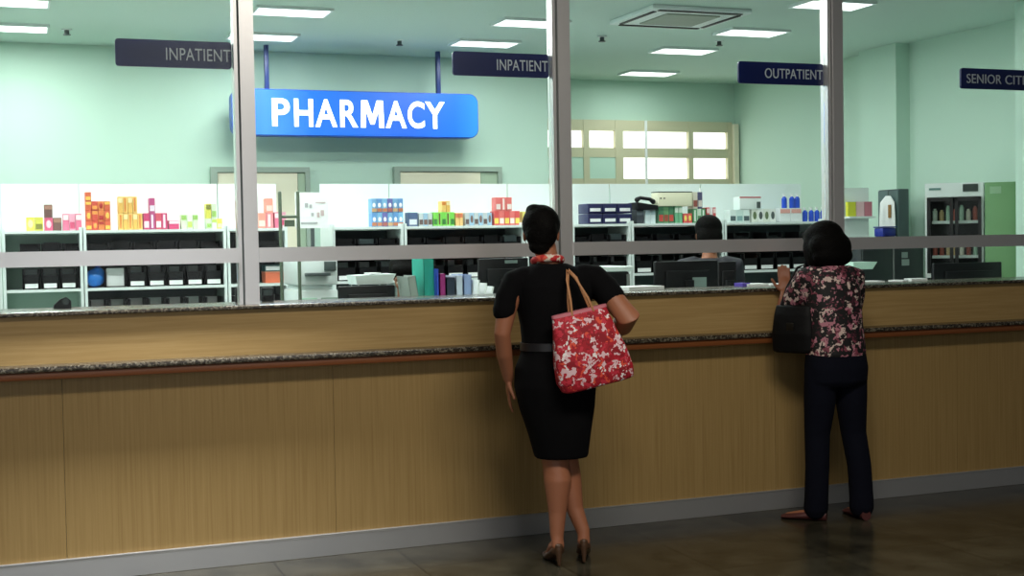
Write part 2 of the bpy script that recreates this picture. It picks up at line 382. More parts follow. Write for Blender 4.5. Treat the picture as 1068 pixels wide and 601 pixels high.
# ------------------------------------------------------------------ ceiling fittings
rows = {1.15: 'front', 2.3: 'second', 3.3: 'third', 4.54: 'rear'}
for i, (x, y, pw) in enumerate(TROFFERS):
    row = rows[min(rows, key=lambda r: abs(r-y))]
    col = 'far left' if x < -1 else 'left' if x < 1 else 'centre left' if x < 2.5 else 'centre right' if x < 4 else 'right'
    c = thing('ceiling_light', 'flush white ceiling light, %s column of the %s row' % (col, row), 'lamp', (x, y, ZC-.03), 0, 'ceiling lights above the pharmacy')
    MB().box(-.23, .23, -.145, -.125, .012, .03).box(-.23, .23, .125, .145, .012, .03).box(-.245, -.23, -.145, .145, .012, .03).box(.23, .245, -.145, .145, .012, .03).build('frame', WHITE, c)
    B(-.23, .23, -.125, .125, .014, .02).build('diffuser', LAMP, c)
    a = area('troffer_lamp', (0, 0, .01), .44, .24, pw, (.95, 1, .97)); a.parent = c
def cassette():
    c = thing('air_conditioner', 'square ceiling air conditioner cassette with dark slot and grey grille', 'air conditioner', (4.28, 1.8, ZC-.03))
    MB().box(-.37, .37, -.33, .33, 0, .03, .008).build('panel', WHITE, c)
    MB().box(-.2, .2, -.2, .2, -.008, 0).build('grille', mat('grey_grille', srgb(150, 160, 146), .6), c)
    for (a, b, d, e) in ((-.31, .31, -.31, -.275), (-.31, .31, .275, .31), (-.33, -.3, -.25, .25), (.3, .33, -.25, .25)):
        MB().box(a, b, d, e, -.006, 0, .002).build('air_slot', BLACKP, c)
cassette()
for i, (x, y, w) in enumerate(((.41, 3.42, 'beside the left light'), (2.75, 3.31, 'above the lightbox sign'), (5.12, 2.72, 'between two lights at right'), (5.3, 1.45, 'near the front right light'), (4.15, 2.76, 'behind the air conditioner'))):
    s = thing('sprinkler_head', 'small dark sprinkler head on the ceiling %s' % w, 'sprinkler', (x, y, ZC-.035), 0, 'ceiling sprinkler heads')
    MB().cyl((0, 0, .028), (0, 0, .035), .035).build('cover_plate', WHITE, s)
    MB().cyl((0, 0, 0), (0, 0, .03), .016).cyl((0, 0, -.006), (0, 0, 0), .026).build('nozzle', DKGREY, s)

# ------------------------------------------------------------------ shelving
YF, YK = 2.78, 3.16                      # shelf front and back planes
Z1, Zm, Z2, Z3, ZT = 1.608, 1.395, 1.232, 1.02, 1.925
def bay(px0, px1, where, top=ZT, levels=(Z1, Zm, Z2, Z3), lowback=True):
    a = at(px0, 250, YF).x; b = at(px1, 250, YF).x
    s = thing('shelving_bay', 'white open shelving bay %s' % where, 'shelving', ((a+b)/2, (YF+YK)/2, 0), 0, 'white shelving bays behind the counter')
    M = Matrix.Translation((-(a+b)/2, -(YF+YK)/2, 0))
    for q in (a+.009, b-.009): B(q-.009, q+.009, YF, YK, 0, Z1+.02).xf(M).build('side_panel', WHITE, s)
    B(a+.001, b-.001, YK-.012, YK, Z1-.02, top).xf(M).build('back_panel', WHITE, s)
    B(a+.001, b-.001, YK-.012, YK, .05, Z1-.021).xf(M).build('lower_back_panel', BAYBACK if lowback else MINTP, s)  # below the top board the shade is put into the panel colour
    for z in levels: B(a+.018, b-.018, YF, YK-.013, z-.018, z).xf(M).build('shelf', WHITE, s)
    B(a+.018, b-.018, YF+.02, YK-.013, .08, .1).xf(M).build('bottom_shelf', WHITE, s)
    return a, b
def storage_bin(x, y, z, label, group, w=.15, h=.13, col=None, card=True):
    s = thing('storage_bin', label, 'bin', (x, y, z+.001), 0, group); d = .2
    MB().box(-w/2, w/2, -d/2, -d/2+.005, 0, h*.72).box(-w/2, -w/2+.012, -d/2, d/2, 0, h).box(w/2-.012, w/2, -d/2, d/2, 0, h).box(-w/2, w/2, d/2-.006, d/2, 0, h).box(-w/2, w/2, -d/2, d/2, 0, .006).build('bin_body', col or BLACKP, s)
    if card:
        B(-w*.37, w*.37, -d/2-.003, -d/2-.0005, h*.06, h*.28).build('label_card', PAPER, s)
        B(-w*.38, w*.38, d/2-.02, d/2-.0065, h*.5, h*(.98+.04*random.random())).build('contents', random.choice((PAPER, PAPER, WHITE)), s)
    else: B(-w*.38, w*.38, -.06, .06, .007, h*(.8+.35*random.random())).build('contents', random.choice((BLACKP, BLACKP, BAYBACK)), s)
    return s
def bin_row(a, b, z, row, where, n=None, skip=()):
    n = n or max(1, int((b-a-.04)/.158)); st = (b-a-.044)/n
    for i in range(n):
        if i in skip: continue
        storage_bin(a+.022+st*(i+.5), YF+.13, z, 'black storage bin, %s, %s row %s' % (ordn(i), row, where), 'labelled bins on the shelves', w=min(.15, st-.008), card=row != 'upper')
random.seed(4)
def grid(px0, px1, py_base_z, hs, n, cols, desc, where, name='product_carton', Y=2.9, pat=(0,), d=.09, cat='carton', skip=()):
    """rows of cartons stacked on the display shelf: hs = carton heights bottom to top"""
    a = at(px0, 230, Y).x; b = at(px1, 230, Y).x; st = (b-a)/n; z = py_base_z+.0005; R = ['bottom', 'second', 'third', 'top']
    for r, h in enumerate(hs):
        rn = 'only' if len(hs) == 1 else ('top' if r == len(hs)-1 else R[r])
        for i in range(n):
            if (r, i) in skip: continue
            c1, c2 = cols[(i+r*3) % len(cols)]; x = a+st*(i+.5)
            s = thing(name, ', '.join([desc]+([ordn(i)] if n > 1 else [])+([rn+' row'] if len(hs) > 1 else []))+', '+where, cat, (x, Y, z), 0, desc+' '+where); w = st/2-.001
            MB().box(-w, w, -d/2, d/2, 0, h-.001, .0015, 1).build('carton', mat('card_%d_%d_%d' % c1, srgb(*[v*.8+38 for v in c1]), .5), s)
            m2 = mat('print_%d_%d_%d' % c2, srgb(*[v*.85+25 for v in c2]), .5); k = pat[(i+r) % len(pat)]
            if k == 0: B(-w*.8, w*.8, -d/2-.002, -d/2-.0002, h*.12, h*.5).build('printed_panel', m2, s)
            elif k == 1: MB().ball((0, -d/2, h*.5), (w*.62, .003, h*.3), u=12, v=8).build('printed_emblem', m2, s)
            elif k == 2: B(-w*.9, w*.9, -d/2-.002, -d/2-.0002, h*.62, h*.92).build('printed_panel', m2, s)
            elif k == 4:
                B(-w*.92, w*.92, -d/2-.002, -d/2-.0002, h*.06, h*.3).build('printed_panel', m2, s)
                MB().ball((0, -d/2, h*.52), (w*.6, .003, h*.16), u=12, v=8).build('printed_emblem', PAPER, s)
            else: B(-w*.45, w*.25, -d/2-.002, -d/2-.0002, h*.1, h*.9).build('printed_panel', m2, s)
        z += h

# bay positions in the row
A = bay(2, 86, 'at the far left with yellow and pink cartons', levels=(Z1, Zm, Z2), lowback=False)
Bb = bay(87, 236, 'with the orange and magenta cartons')
Cc = bay(237, 300, 'behind the first post, pink cartons on top')
Ee = bay(347, 421, 'with the stacked blue cartons')
Ff = bay(422, 548, 'with the lime green cartons in the middle')
Gg = bay(549, 596, 'behind the woman in black')
Hh = bay(597, 658, 'with the navy bins right of the second post')
Ii = bay(659, 755, 'with the cream box and red and green packs')
Jj = bay(756, 863, 'with the blue-capped bottles')
bay(-150, 1, 'beyond the left edge of the others', top=1.84)

OR = [((214, 72, 32), (250, 190, 70)), ((206, 50, 30), (240, 150, 60)), ((226, 110, 40), (180, 30, 26))]
YO = [((246, 196, 96), (222, 120, 36)), ((240, 178, 70), (250, 226, 160))]
MG = [((206, 40, 96), (240, 232, 244)), ((180, 46, 110), (236, 220, 236)), ((214, 60, 84), (250, 240, 240))]
PK = [((226, 92, 130), (250, 220, 226)), ((236, 150, 176), (200, 60, 100))]
YL = [((232, 226, 70), (250, 246, 170)), ((214, 206, 60), (120, 120, 40))]
LG = [((208, 226, 190), (150, 196, 90)), ((226, 236, 214), (190, 214, 90))]
BL = [((80, 140, 206), (190, 110, 70)), ((110, 176, 222), (200, 120, 80)), ((90, 90, 170), (170, 90, 80)), ((100, 160, 210), (206, 160, 110))]
GN = [((110, 214, 60), (40, 110, 40)), ((130, 226, 80), (90, 60, 30))]
GY = [((196, 206, 210), (90, 70, 66)), ((150, 190, 220), (110, 80, 70))]
RD = [((222, 62, 62), (244, 220, 90)), ((232, 96, 92), (250, 232, 226))]
# A
grid(27, 45, Z1, (.09,), 2, YL, 'bright yellow carton', 'on the far left shelf', pat=(1, 0))
grid(46, 64, Z1, (.085, .085), 2, [((214, 66, 108), (246, 200, 214)), ((90, 50, 44), (160, 110, 90))], 'crimson and brown carton', 'beside the yellow cartons', pat=(1, 2), skip=((1, 1),))
grid(65, 85, Z1, (.11,), 3, PK, 'pale pink carton', 'right end of far left shelf', pat=(2, 0))
bin_row(A[0]+.08, A[0]+.52, Zm, 'upper', 'at the far left', 3)
bin_row(A[0]+.09, A[1]-.01, Z2, 'lower', 'at the far left', 3)
# B
grid(89, 115, Z1, (.06, .07, .06, .06), 4, OR, 'orange and red carton', 'left end of middle-left shelf', pat=(0, 1, 2), skip=((3, 1), (3, 2), (3, 3)))
grid(123, 148, Z1, (.11, .11), 5, YO, 'golden yellow carton', 'right of the orange cartons', pat=(3, 2), skip=((1, 4),))
grid(149, 174, Z1, (.11, .1), 4, MG, 'magenta and white carton', 'on the middle-left shelf', pat=(0, 3), skip=((1, 0), (1, 2), (1, 3)))
grid(175, 186, Z1, (.06,), 1, MG, 'low crimson carton', 'beside the magenta cartons', pat=(2,))
grid(188, 206, Z1, (.1,), 3, LG, 'pale green carton', 'on the middle-left shelf', pat=(2, 0))
grid(214, 231, Z1, (.07, .1), 3, LG+YL, 'yellow green carton', 'right end of middle-left shelf', pat=(0, 2), skip=((1, 2),))
bin_row(*Bb, Zm, 'upper', 'under the orange cartons', 6)
bin_row(*Bb, Z2, 'middle', 'under the orange cartons', 7, skip=(0, 1))
bin_row(*Bb, Z3, 'lowest', 'under the orange cartons', 7)
def blue_bag():
    p = at(99, 298, YF+.12)
    s = thing('plastic_bag', 'shiny blue plastic bag bundled at the left end of the bin row', 'bag', (p.x, YF+.12, Z2+.001))
    mb = MB().ball((0, 0, .062), (.066, .07, .06)).ball((.02, 0, .09), (.045, .05, .045))
    mb.build('bag_body', mat('blue_plastic_film', srgb(40, 130, 226), .2, bump=(18, .8)), s, remesh=.006)
    MB().tube([(0, 0, .11), (.01, .0, .128), (.03, 0, .138)], [.018, .008, .012], 8).build('bag_knot', mat('dark_blue_plastic', srgb(24, 60, 160), .25), s)
blue_bag()
p = at(120, 298, YF+.12)
s = thing('paper_stack', 'bin holding upright white papers beside the blue bag', 'papers', (p.x, YF+.12, Z2+.001))
MB().box(-.06, .06, -.07, .07, 0, .006).box(-.066, -.06, -.07, .07, 0, .1).box(.06, .066, -.07, .07, 0, .1).build('tray', BLACKP, s)
for i in range(5): B(-.055, .055, -.05+i*.02, -.047+i*.02, .007, .125-.006*i).build('sheet', PAPER, s)
# C
grid(268, 284, Z1, (.105, .1), 2, [((240, 140, 120), (250, 210, 200)), ((236, 120, 130), (252, 226, 220))], 'salmon pink carton', 'just right of the first post', pat=(0, 3), skip=((1, 0),))
grid(285, 297, Z1, (.11,), 2, PK, 'rose carton', 'right of the salmon cartons', pat=(2, 0))
bin_row(*Cc, Zm, 'upper', 'behind the first post', 2)
bin_row(*Cc, Z3, 'lowest', 'behind the first post', 2)
def open_box():
    p = at(286, 296, YF+.11)
    s = thing('orange_box', 'orange box on the shelf right of the first post', 'box', (p.x, YF+.12, Z2+.001))
    MB().box(-.07, .07, -.08, .08, 0, .07, .003).build('box_body', mat('orange_card', srgb(236, 120, 84), .6), s)
    B(-.072, .072, -.082, .082, .071, .078).build('box_lid', mat('salmon_lid', srgb(240, 150, 120), .6), s)
    t = thing('teal_binder', 'teal binder lying on the orange box right of the first post', 'binder', (p.x, YF+.12, Z2+.0798))
    MB().box(-.075, .075, -.08, .08, 0, .045, .004).build('cover', mat('dark_teal_card', srgb(32, 84, 86), .5), t)
    B(-.068, .068, -.0815, -.0802, .008, .037).build('pages', PAPER, t)
open_box()
# E
grid(386, 419, Z1, (.1, .1), 6, BL, 'blue patterned carton', 'on the shelf left of the lime cartons', pat=(4,))
bin_row(*Ee, Zm, 'upper', 'under the blue cartons', 3)
bin_row(*Ee, Z2, 'lower', 'under the blue cartons', 3)
# F
grid(424, 434, Z1, (.1,), 1, [((50, 74, 120), (220, 226, 232))], 'navy and white carton', 'at the left of the lime cartons', pat=(0,))
grid(435, 449, Z1, (.095,), 3, GY, 'grey brown carton', 'left of the lime cartons', pat=(0,))
grid(450, 472, Z1, (.1,), 5, GN, 'lime green carton', 'in the middle of the shelf', pat=(0, 3))
grid(459, 468, Z1+.1, (.08,), 2, YO, 'small yellow carton', 'standing on the lime cartons', pat=(2,))
grid(473, 481, Z1, (.095,), 2, [((240, 190, 110), (220, 110, 70))], 'apricot carton', 'right of the lime cartons', pat=(2,))
grid(483, 511, Z1, (.095,), 6, GY, 'pale blue and brown carton', 'right of the apricot cartons', pat=(0, 1))
grid(513, 540, Z1, (.105,), 5, RD, 'red and yellow carton', 'at the right end of the shelf', pat=(0,))
grid(515, 532, Z1+.105, (.1,), 3, RD[1:], 'coral red carton', 'stacked on the red cartons', pat=(0, 3))
grid(543, 552, Z1, (.1,), 2, [((226, 214, 90), (60, 50, 70)), ((90, 70, 90), (230, 220, 230))], 'yellow and plum carton', 'beside head of woman in black', pat=(1,))
bin_row(*Ff, Zm, 'upper', 'under the lime cartons', 6)
bin_row(*Ff, Z2, 'lower', 'under the lime cartons', 6)
bin_row(*Gg, Zm, 'upper', 'behind the woman in black', 2)
# H
NB = mat('navy_plastic', srgb(26, 28, 74), .4)
a = at(608, 230, 2.9).x; b = at(654, 230, 2.9).x
for r in range(2):
    for i in range(3):
        st = (b-a)/3
        s = thing('storage_bin', 'navy storage bin, %s of %s row, shelf right of second post' % (ordn(i), ('bottom', 'top')[r]), 'bin', (a+st*(i+.5), 2.9, Z1+.001+.078*r), 0, 'navy bins on the display shelf')
        w = st-.004
        MB().box(-w/2, w/2, -.09, .09, 0, .074, .004).build('bin_body', NB, s)
        B(-w*.36, w*.36, -.094, -.0905, .016, .04).build('label_card', PAPER, s)
bin_row(*Hh, Zm, 'upper', 'under the navy bins', 3)
bin_row(*Hh, Z2, 'lower', 'under the navy bins', 3)
# I
def desk_phone(px, py, Y, z, label):
    p = at(px, py, Y)
    s = thing('black_telephone', label, 'telephone', (p.x, Y, z))
    MB().prism([(-.085, 0), (.085, 0), (.085, .03), (-.085, .055)], -.08, .08).build('base', BLACKP, s)
    MB().tube([(-.07, -.03, .075), (-.04, -.03, .09), (.04, -.03, .08), (.07, -.03, .06)], [.02, .014, .014, .02], 10).build('handset', BLACKP, s)
grid(661, 669, Z1, (.105,), 1, [((34, 40, 50), (90, 100, 110))], 'black carton', 'under the telephone', pat=(2,))
grid(670, 681, Z1, (.105,), 2, [((222, 236, 240), (180, 206, 214))], 'white carton', 'under the telephone', pat=(2,))
desk_phone(671, 214, 2.9, Z1+.1065, 'black telephone standing on white cartons right of the second post')
grid(684, 700, Z1, (.13,), 3, [((44, 110, 70), (200, 60, 50)), ((80, 140, 84), (150, 60, 40))], 'dark green carton', 'under the cream box', pat=(0,))
grid(701, 709, Z1, (.13,), 2, [((90, 170, 120), (220, 236, 220))], 'sea green carton', 'under the cream box', pat=(2,))
grid(710, 719, Z1, (.075,), 2, RD[:1], 'bright red carton', 'right of the green cartons', pat=(1,))
grid(720, 733, Z1, (.11,), 3, [((60, 140, 80), (230, 240, 230)), ((200, 222, 200), (60, 120, 70))], 'green and white carton', 'left of the red packs', pat=(3, 0))
grid(734, 744, Z1, (.12,), 3, [((206, 50, 54), (240, 200, 200)), ((238, 226, 226), (200, 50, 60))], 'red and white carton', 'at the right end of the shelf', pat=(2, 0))
grid(720, 730, Z1+.11, (.13,), 2, [((226, 220, 200), (150, 70, 60)), ((60, 60, 100), (220, 210, 200))], 'tall tan carton', 'on the green and white cartons', pat=(0,))
p = at(683, 213, 2.9); q = at(719, 197, 2.9)
s = thing('cream_box', 'long cream cardboard box with dark upper edge lying on green cartons', 'box', ((p.x+q.x)/2, 2.9, Z1+.1315))
w = (q.x-p.x)/2; MB().box(-w, w-.01, -.06, .06, 0, .105, .003).build('box_body', mat('cream_card', srgb(234, 232, 204), .6), s)
B(-w, w-.01, -.062, .062, .106, .112).build('box_lid', DKGREY, s)
for xx in (-w+.02, -w+.05): MB().cyl((xx, -.064, .06), (xx, -.0602, .06), .006, 10).build('punched_hole', BLACKP, s)
bin_row(*Ii, Zm, 'upper', 'under the cream box', 4)
bin_row(*Ii, Z2, 'lower', 'under the cream box', 4)
# J
grid(758, 779, Z1, (.1,), 3, [((222, 240, 236), (60, 80, 84)), ((206, 232, 226), (120, 160, 160))], 'mint white carton with dark base', 'left half of the bottle shelf', pat=(0,))
p = at(768, 214, 2.9); q = at(790, 199, 2.9)
s = thing('white_box', 'white box with red edge lines stacked on mint cartons left of the bottles', 'box', ((p.x+q.x)/2, 2.9, Z1+.1015)); w = (q.x-p.x)/2
MB().box(-w, w, -.05, .05, 0, .1, .003).build('box_body', WHITE, s)
B(-w, w, -.0515, -.0502, .09, .1).build('red_edge', mat('print_200_70_80', srgb(200, 90, 100), .5), s)
B(w*.6, w*.95, -.0515, -.0502, .01, .06).build('dark_patch', DKGREY, s)
grid(781, 806, Z1, (.105,), 4, [((226, 232, 220), (90, 110, 70)), ((236, 240, 236), (60, 70, 70))], 'white carton with leaf print', 'in the centre of the bottle shelf', pat=(1,))
grid(810, 833, Z1, (.11,), 2, [((232, 238, 240), (240, 170, 160))], 'wide white carton', 'under the upper blue bottles', pat=(2,))
def bottle(px, z, label):
    x = at(px, 220, 2.9).x
    s = thing('blue_bottle', label, 'bottle', (x, 2.9, z), 0, 'blue bottles on the right shelf')
    MB().cyl((0, 0, 0), (0, 0, .075), .021).cyl((0, 0, .075), (0, 0, .092), .021, r2=.009).build('bottle_body', mat('blue_bottle_plastic', srgb(40, 80, 200), .25), s)
    MB().cyl((0, 0, .092), (0, 0, .108), .008).box(-.016, .006, -.005, .005, .106, .114).build('pump_cap', PAPER, s)
for i, px in enumerate((818, 826, 831.5)): bottle(px, Z1+.111, 'blue pump bottle on the white carton, %s of the upper three' % ordn(i))
for i, px in enumerate((839.5, 846, 852, 858)): bottle(px, Z1+.001, 'blue pump bottle on the shelf, %s of the lower four' % ordn(i))
bin_row(*Jj, Zm, 'upper', 'under the blue bottles', 3)
bin_row(*Jj, Z2, 'middle', 'under the blue bottles', 6)

# ------------------------------------------------------------------ copier, cart and posters between the bays
def copier():
    a, b = at(304, 250, 2.3).x, at(344, 250, 2.3).x; zc = (a+b)/2; w = (b-a)/2
    s = thing('photocopier', 'white floor-standing photocopier with pale green doors between the shelves', 'photocopier', (zc, 2.35, 0))
    MB().box(-w, w, -.25, .25, .05, 1.2, .012).build('cabinet', WHITE, s)
    MB().box(-w*.95, -w*.1, -.262, -.251, .2, 1.15, .004).build('door', mat('pale_green_door', srgb(170, 214, 190), .5), s)
    MB().box(w*.1, w*.95, -.262, -.251, .2, 1.15, .004).build('paper_drawer', mat('grey_sage', srgb(134, 156, 144), .5), s)
    MB().box(-w, w, -.25, .25, 1.23, 1.4, .01).box(-w*.8, w*.8, -.2, .22, 1.19, 1.24).build('scanner_body', WHITE, s)
    MB().box(-w*.7, w*.5, -.33, -.24, 1.29, 1.31, .004).build('output_tray', DKGREY, s)
    MB().box(-w, w, -.25, .2, 1.41, 1.47, .015).build('scanner_lid', mat('light_grey_lid', srgb(206, 218, 214), .5), s)
    MB().box(w*.3, w*.9, -.27, -.25, 1.32, 1.38, .004).build('control_panel', DKGREY, s)
copier()
def poster():
    p = at(312, 238, 2.6); q = at(346, 200, 2.6)
    s = thing('notice_board', 'white board with faint grey product pictures standing on a leg behind the photocopier', 'board', ((p.x+q.x)/2, 2.7, 0)); w = (q.x-p.x)/2
    B(-w, w, 0, .02, p.z, q.z).build('board', PAPER, s)
    MB().box(-w*.1, w*.1, .0, .02, .02, p.z).box(-w*.6, w*.6, -.1, .12, 0, .02).build('stand', DKGREY, s)
    g = mat('faint_grey_print', srgb(172, 174, 176), .7); g2 = mat('faint_brown_print', srgb(196, 176, 176), .7); H = q.z-p.z
    for (x, z, ww, hh, m) in ((-.35, .58, .1, .12, g), (-.1, .56, .08, .1, g), (.5, .7, .3, .03, g2), (-.2, .12, .5, .05, g), (.35, .3, .08, .14, g2), (.6, .34, .1, .16, g2), (0, .33, .08, .1, g)):
        B(x*w-ww*w, x*w+ww*w, -.003, -.0005, p.z+H*z, p.z+H*(z+hh)).build('printed_picture', m, s)
poster()
def cart():
    p = at(302, 240, 1.8)
    s = thing('trolley', 'grey tubular trolley with a U-shaped push handle by the first door', 'trolley', (p.x, 1.8, 0)); g = mat('grey_green_tube', srgb(92, 106, 88), .4, .3)
    z = at(302, 201, 1.8).z; w = .055
    for q in (-w, w): MB().tube([(q, 0, .1), (q, 0, z)], .011, 10).build('upright', g, s)
    MB().tube([(-w, 0, 1.66), (w, 0, 1.66)], .009, 10).build('crossbar', g, s)
    B(-.1, .1, -.1, .2, .1, .13).build('deck', DKGREY, s)
    MB().box(-.03, .03, -.01, .01, 1.60, 1.64).build('grey_plate', g, s)
    for q in (-.08, .08): MB().cyl((q-.01, 0, .05), (q+.01, 0, .05), .05).build('wheel', BLACKP, s)
cart()

# ------------------------------------------------------------------ staff desk and what stands on it
ZD = 1.02; YD0, YD1 = .5, 1.15
dk = thing('staff_desk', 'white high staff desk running behind the glass screen', 'desk', (2, .8, 0))
MD = Matrix.Translation((-2, -.8, 0))
B(XL+.05, 6.2, YD0, YD1, ZD-.03, ZD, .004).xf(MD).build('desktop', WHITE, dk)
for x in (-2.4, -.6, 1.3, 3.1, 4.9, 6.18): B(x-.015, x+.015, YD0+.03, YD1-.03, 0, ZD-.031).xf(MD).build('side_panel', WHITE, dk)
def monitor(px0, px1, py0, Y, label, h=.27, rz=0, sticker=None):
    p = at(px0, py0, Y); q = at(px1, py0, Y); w = (q.x-p.x)/2; zt = p.z
    s = thing('computer_monitor', label, 'monitor', ((p.x+q.x)/2, Y, ZD+.001), rz); top = zt-ZD-.001
    MB().box(-w, w, 0, .025, top-h, top, .006).box(-w*.7, w*.7, -.02, .0, top-h*.85, top-h*.2, .008).build('housing', BLACKP, s)
    B(-w+.015, w-.015, .0255, .027, top-h+.015, top-.015).build('screen', mat('dark_screen', srgb(20, 30, 40), .15), s)
    MB().box(-.03, .03, -.035, -.02, .012, top-h*.4, .004).build('neck', BLACKP, s)
    MB().box(-.1, .1, -.1, .08, 0, .012, .004).build('base', BLACKP, s)
    if sticker: B(sticker[0]*w, sticker[1]*w, -.0225, -.0205, top-h*sticker[2], top-h*sticker[3]).build('grey_sticker', mat('grey_sticker', srgb(126, 142, 138), .5), s)
monitor(683, 749, 273, .72, 'black monitor with a square grey sticker seen from behind between the two women', .28, sticker=(.12, .56, .72, .35))
monitor(749.5, 768, 273, .80, 'narrow black monitor edge right of the monitor with the sticker', .28)
monitor(974, 1045, 275, .72, 'black monitor at the right end in front of the green cabinet', .26)
monitor(499, 551, 270, .98, 'black monitor beside the left shoulder of the woman in black', .3, sticker=(.0, .5, .1, .04))
monitor(353, 412, 299, .78, 'low black monitor under the white tray left of the seated worker', .22)
def printer():
    p = at(600, 278, .78); q = at(650, 278, .78); w = (q.x-p.x)/2; top = p.z-ZD
    s = thing('printer', 'black desktop printer with white lid right of the woman in black', 'printer', ((p.x+q.x)/2, .82, ZD+.001))
    MB().box(-w, w*.92, -.15, .15, 0, top-.035, .012).build('printer_body', BLACKP, s)
    MB().box(-w-.02, w*1.05, -.17, .17, top-.034, top-.004, .01).build('lid', WHITE, s)
    MB().box(w*.78, w*.9, -.156, -.1505, .02, top-.05).build('edge_strip', mat('mid_grey_plastic', srgb(120, 124, 122), .5), s)
printer()
def paper_tray():
    p = at(366, 297, .95); q = at(408, 288, .95); w = (q.x-p.x)/2; c = (p.x+q.x)/2
    s = thing('letter_tray', 'white slanted letter tray on a wire stand above the low black monitor', 'tray', (c, .95, ZD+.001)); z = p.z-ZD
    MB().prism([(-w*.9, z), (w*.75, z), (w*1.0, z+.055), (-w, z+.05)], -.1, .1).build('tray', WHITE, s)
    for xx in (-w*.8, w*.6):
        for yy in (-.08, .08): MB().tube([(xx, yy, 0), (xx, yy, z+.01)], .004, 8).build('leg', STEEL, s)
    B(-w*.2, w*.35, -.06, .06, z+.056, z+.062).build('paper', PAPER, s)
paper_tray()
# files standing in a desk organiser
def upright(px0, px1, py0, Y, col, name, label, lean=0, d=.22, m=None):
    p = at(px0, py0, Y); q = at(px1, py0, Y); w = max(.006, (q.x-p.x)/2); h = p.z-ZD-.002
    s = thing(name, label, 'folder', ((p.x+q.x)/2, Y+.1, ZD+.004)); s.rotation_euler = (0, math.radians(lean), 0)
    MB().box(-w, -w+.003, -d/2, d/2, 0, h).box(w-.003, w, -d/2, d/2, 0, h).box(-w, w, -d/2, -d/2+.003, 0, h).build('cover', m or mat('folder_%d_%d_%d' % col, srgb(*col), .5), s)
    B(-w+.0032, w-.0032, -d/2+.0035, d/2-.01, .003, h-.008).build('pages', PAPER, s)
upright(441, 452, 270, .78, (40, 170, 150), 'document_folder', 'teal green folder, tallest in the file row left of the woman in black')
upright(454, 457, 281, .74, (60, 90, 210), 'document_folder', 'bright blue folder right of the teal folder')
upright(458, 464, 286, .74, (160, 40, 120), 'document_folder', 'magenta folder in the file row')
upright(465, 474, 290, .74, (40, 50, 70), 'document_folder', 'dark navy folder right of the magenta folder')
upright(475, 482, 288, .74, (206, 214, 232), 'document_folder', 'pale blue folder in the file row')
upright(483, 491, 287, .74, (150, 170, 216), 'document_folder', 'periwinkle folder at the right of the file row')
upright(432, 440, 288, .70, (150, 156, 150), 'document_folder', 'grey folder leaning beside the seated worker', lean=-8)
for i, (px, lean, h) in enumerate(((494, 6, 292), (499, 10, 295), (504, 14, 298))):
    p = at(px, h, .68); hh = p.z-ZD-.002
    s = tag(MB().box(-.004, .004, -.1, .1, 0, hh).build('white_envelope', PAPER), 'white envelope leaning in the file row, %s of three' % ordn(i), 'envelope', 'white envelopes in the file row')
    s.location = (p.x-.008, .74, ZD+.003); s.rotation_euler = (0, math.radians(lean), 0)
# loose papers lying on the granite behind the glass
def sheet(px, py, w, d, rz, label, m=PAPER, th=.003):
    Y = .33; p = at(px, py, Y)
    s = tag(MB().box(-w/2, w/2, -d/2, d/2, 0, th).build('paper_sheet', m), label, 'paper'); s.location = (p.x, Y, 1.2075); s.rotation_euler = (0, 0, rz)
sheet(664, 300, .24, .18, .2, 'stack of white papers on the granite left of the stickered monitor', th=.02)
sheet(786, 299, .12, .16, -.2, 'small white paper pile right of the narrow monitor', th=.014)
sheet(806, 299, .12, .12, .1, 'white slip on the granite beside the hand of the woman in floral blouse', th=.01)
sheet(774, 299, .05, .08, .1, 'purple card on the granite right of the narrow monitor', mat('purple_card', srgb(90, 70, 170), .5), th=.02)
sheet(900, 297, .22, .12, 0, 'white form lying right of the woman in floral blouse', th=.008)
sheet(937, 296, .06, .1, .3, 'small white slip in front of the dark cabinet', th=.008)
sheet(955, 295, .1, .1, -.2, 'white receipt pile in front of the refrigerator', th=.014)
def tape_dispenser(px, py, label, sc=1):
    p = at(px, py, .33); s = thing('tape_dispenser', label, 'tape dispenser', (p.x, .33, 1.2075)); 
    MB().prism([(-.06*sc, 0), (.05*sc, 0), (.05*sc, .05*sc), (.02*sc, .075*sc), (-.02*sc, .06*sc), (-.06*sc, .015)], -.02, .02).build('body', BLACKP, s)
    MB().cyl((.015*sc, -.024, .045*sc), (.015*sc, .024, .045*sc), .022*sc).build('tape_roll', DKGREY, s)
tape_dispenser(66, 322, 'black tape dispenser on the granite at the left', .7)
def card_holder(px, Y, label):
    p = at(px, 315, Y); s = thing('card_reader', label, 'card reader', (p.x, Y, 1.2075))
    MB().box(-.03, .03, -.02, .02, 0, .07, .006).build('body', BLACKP, s); B(-.022, .022, -.0215, -.0205, .03, .06).build('display', DKGREY, s)
card_holder(252, .33, 'small black card reader left of the first post')
card_holder(279, .36, 'small black card reader right of the first post')

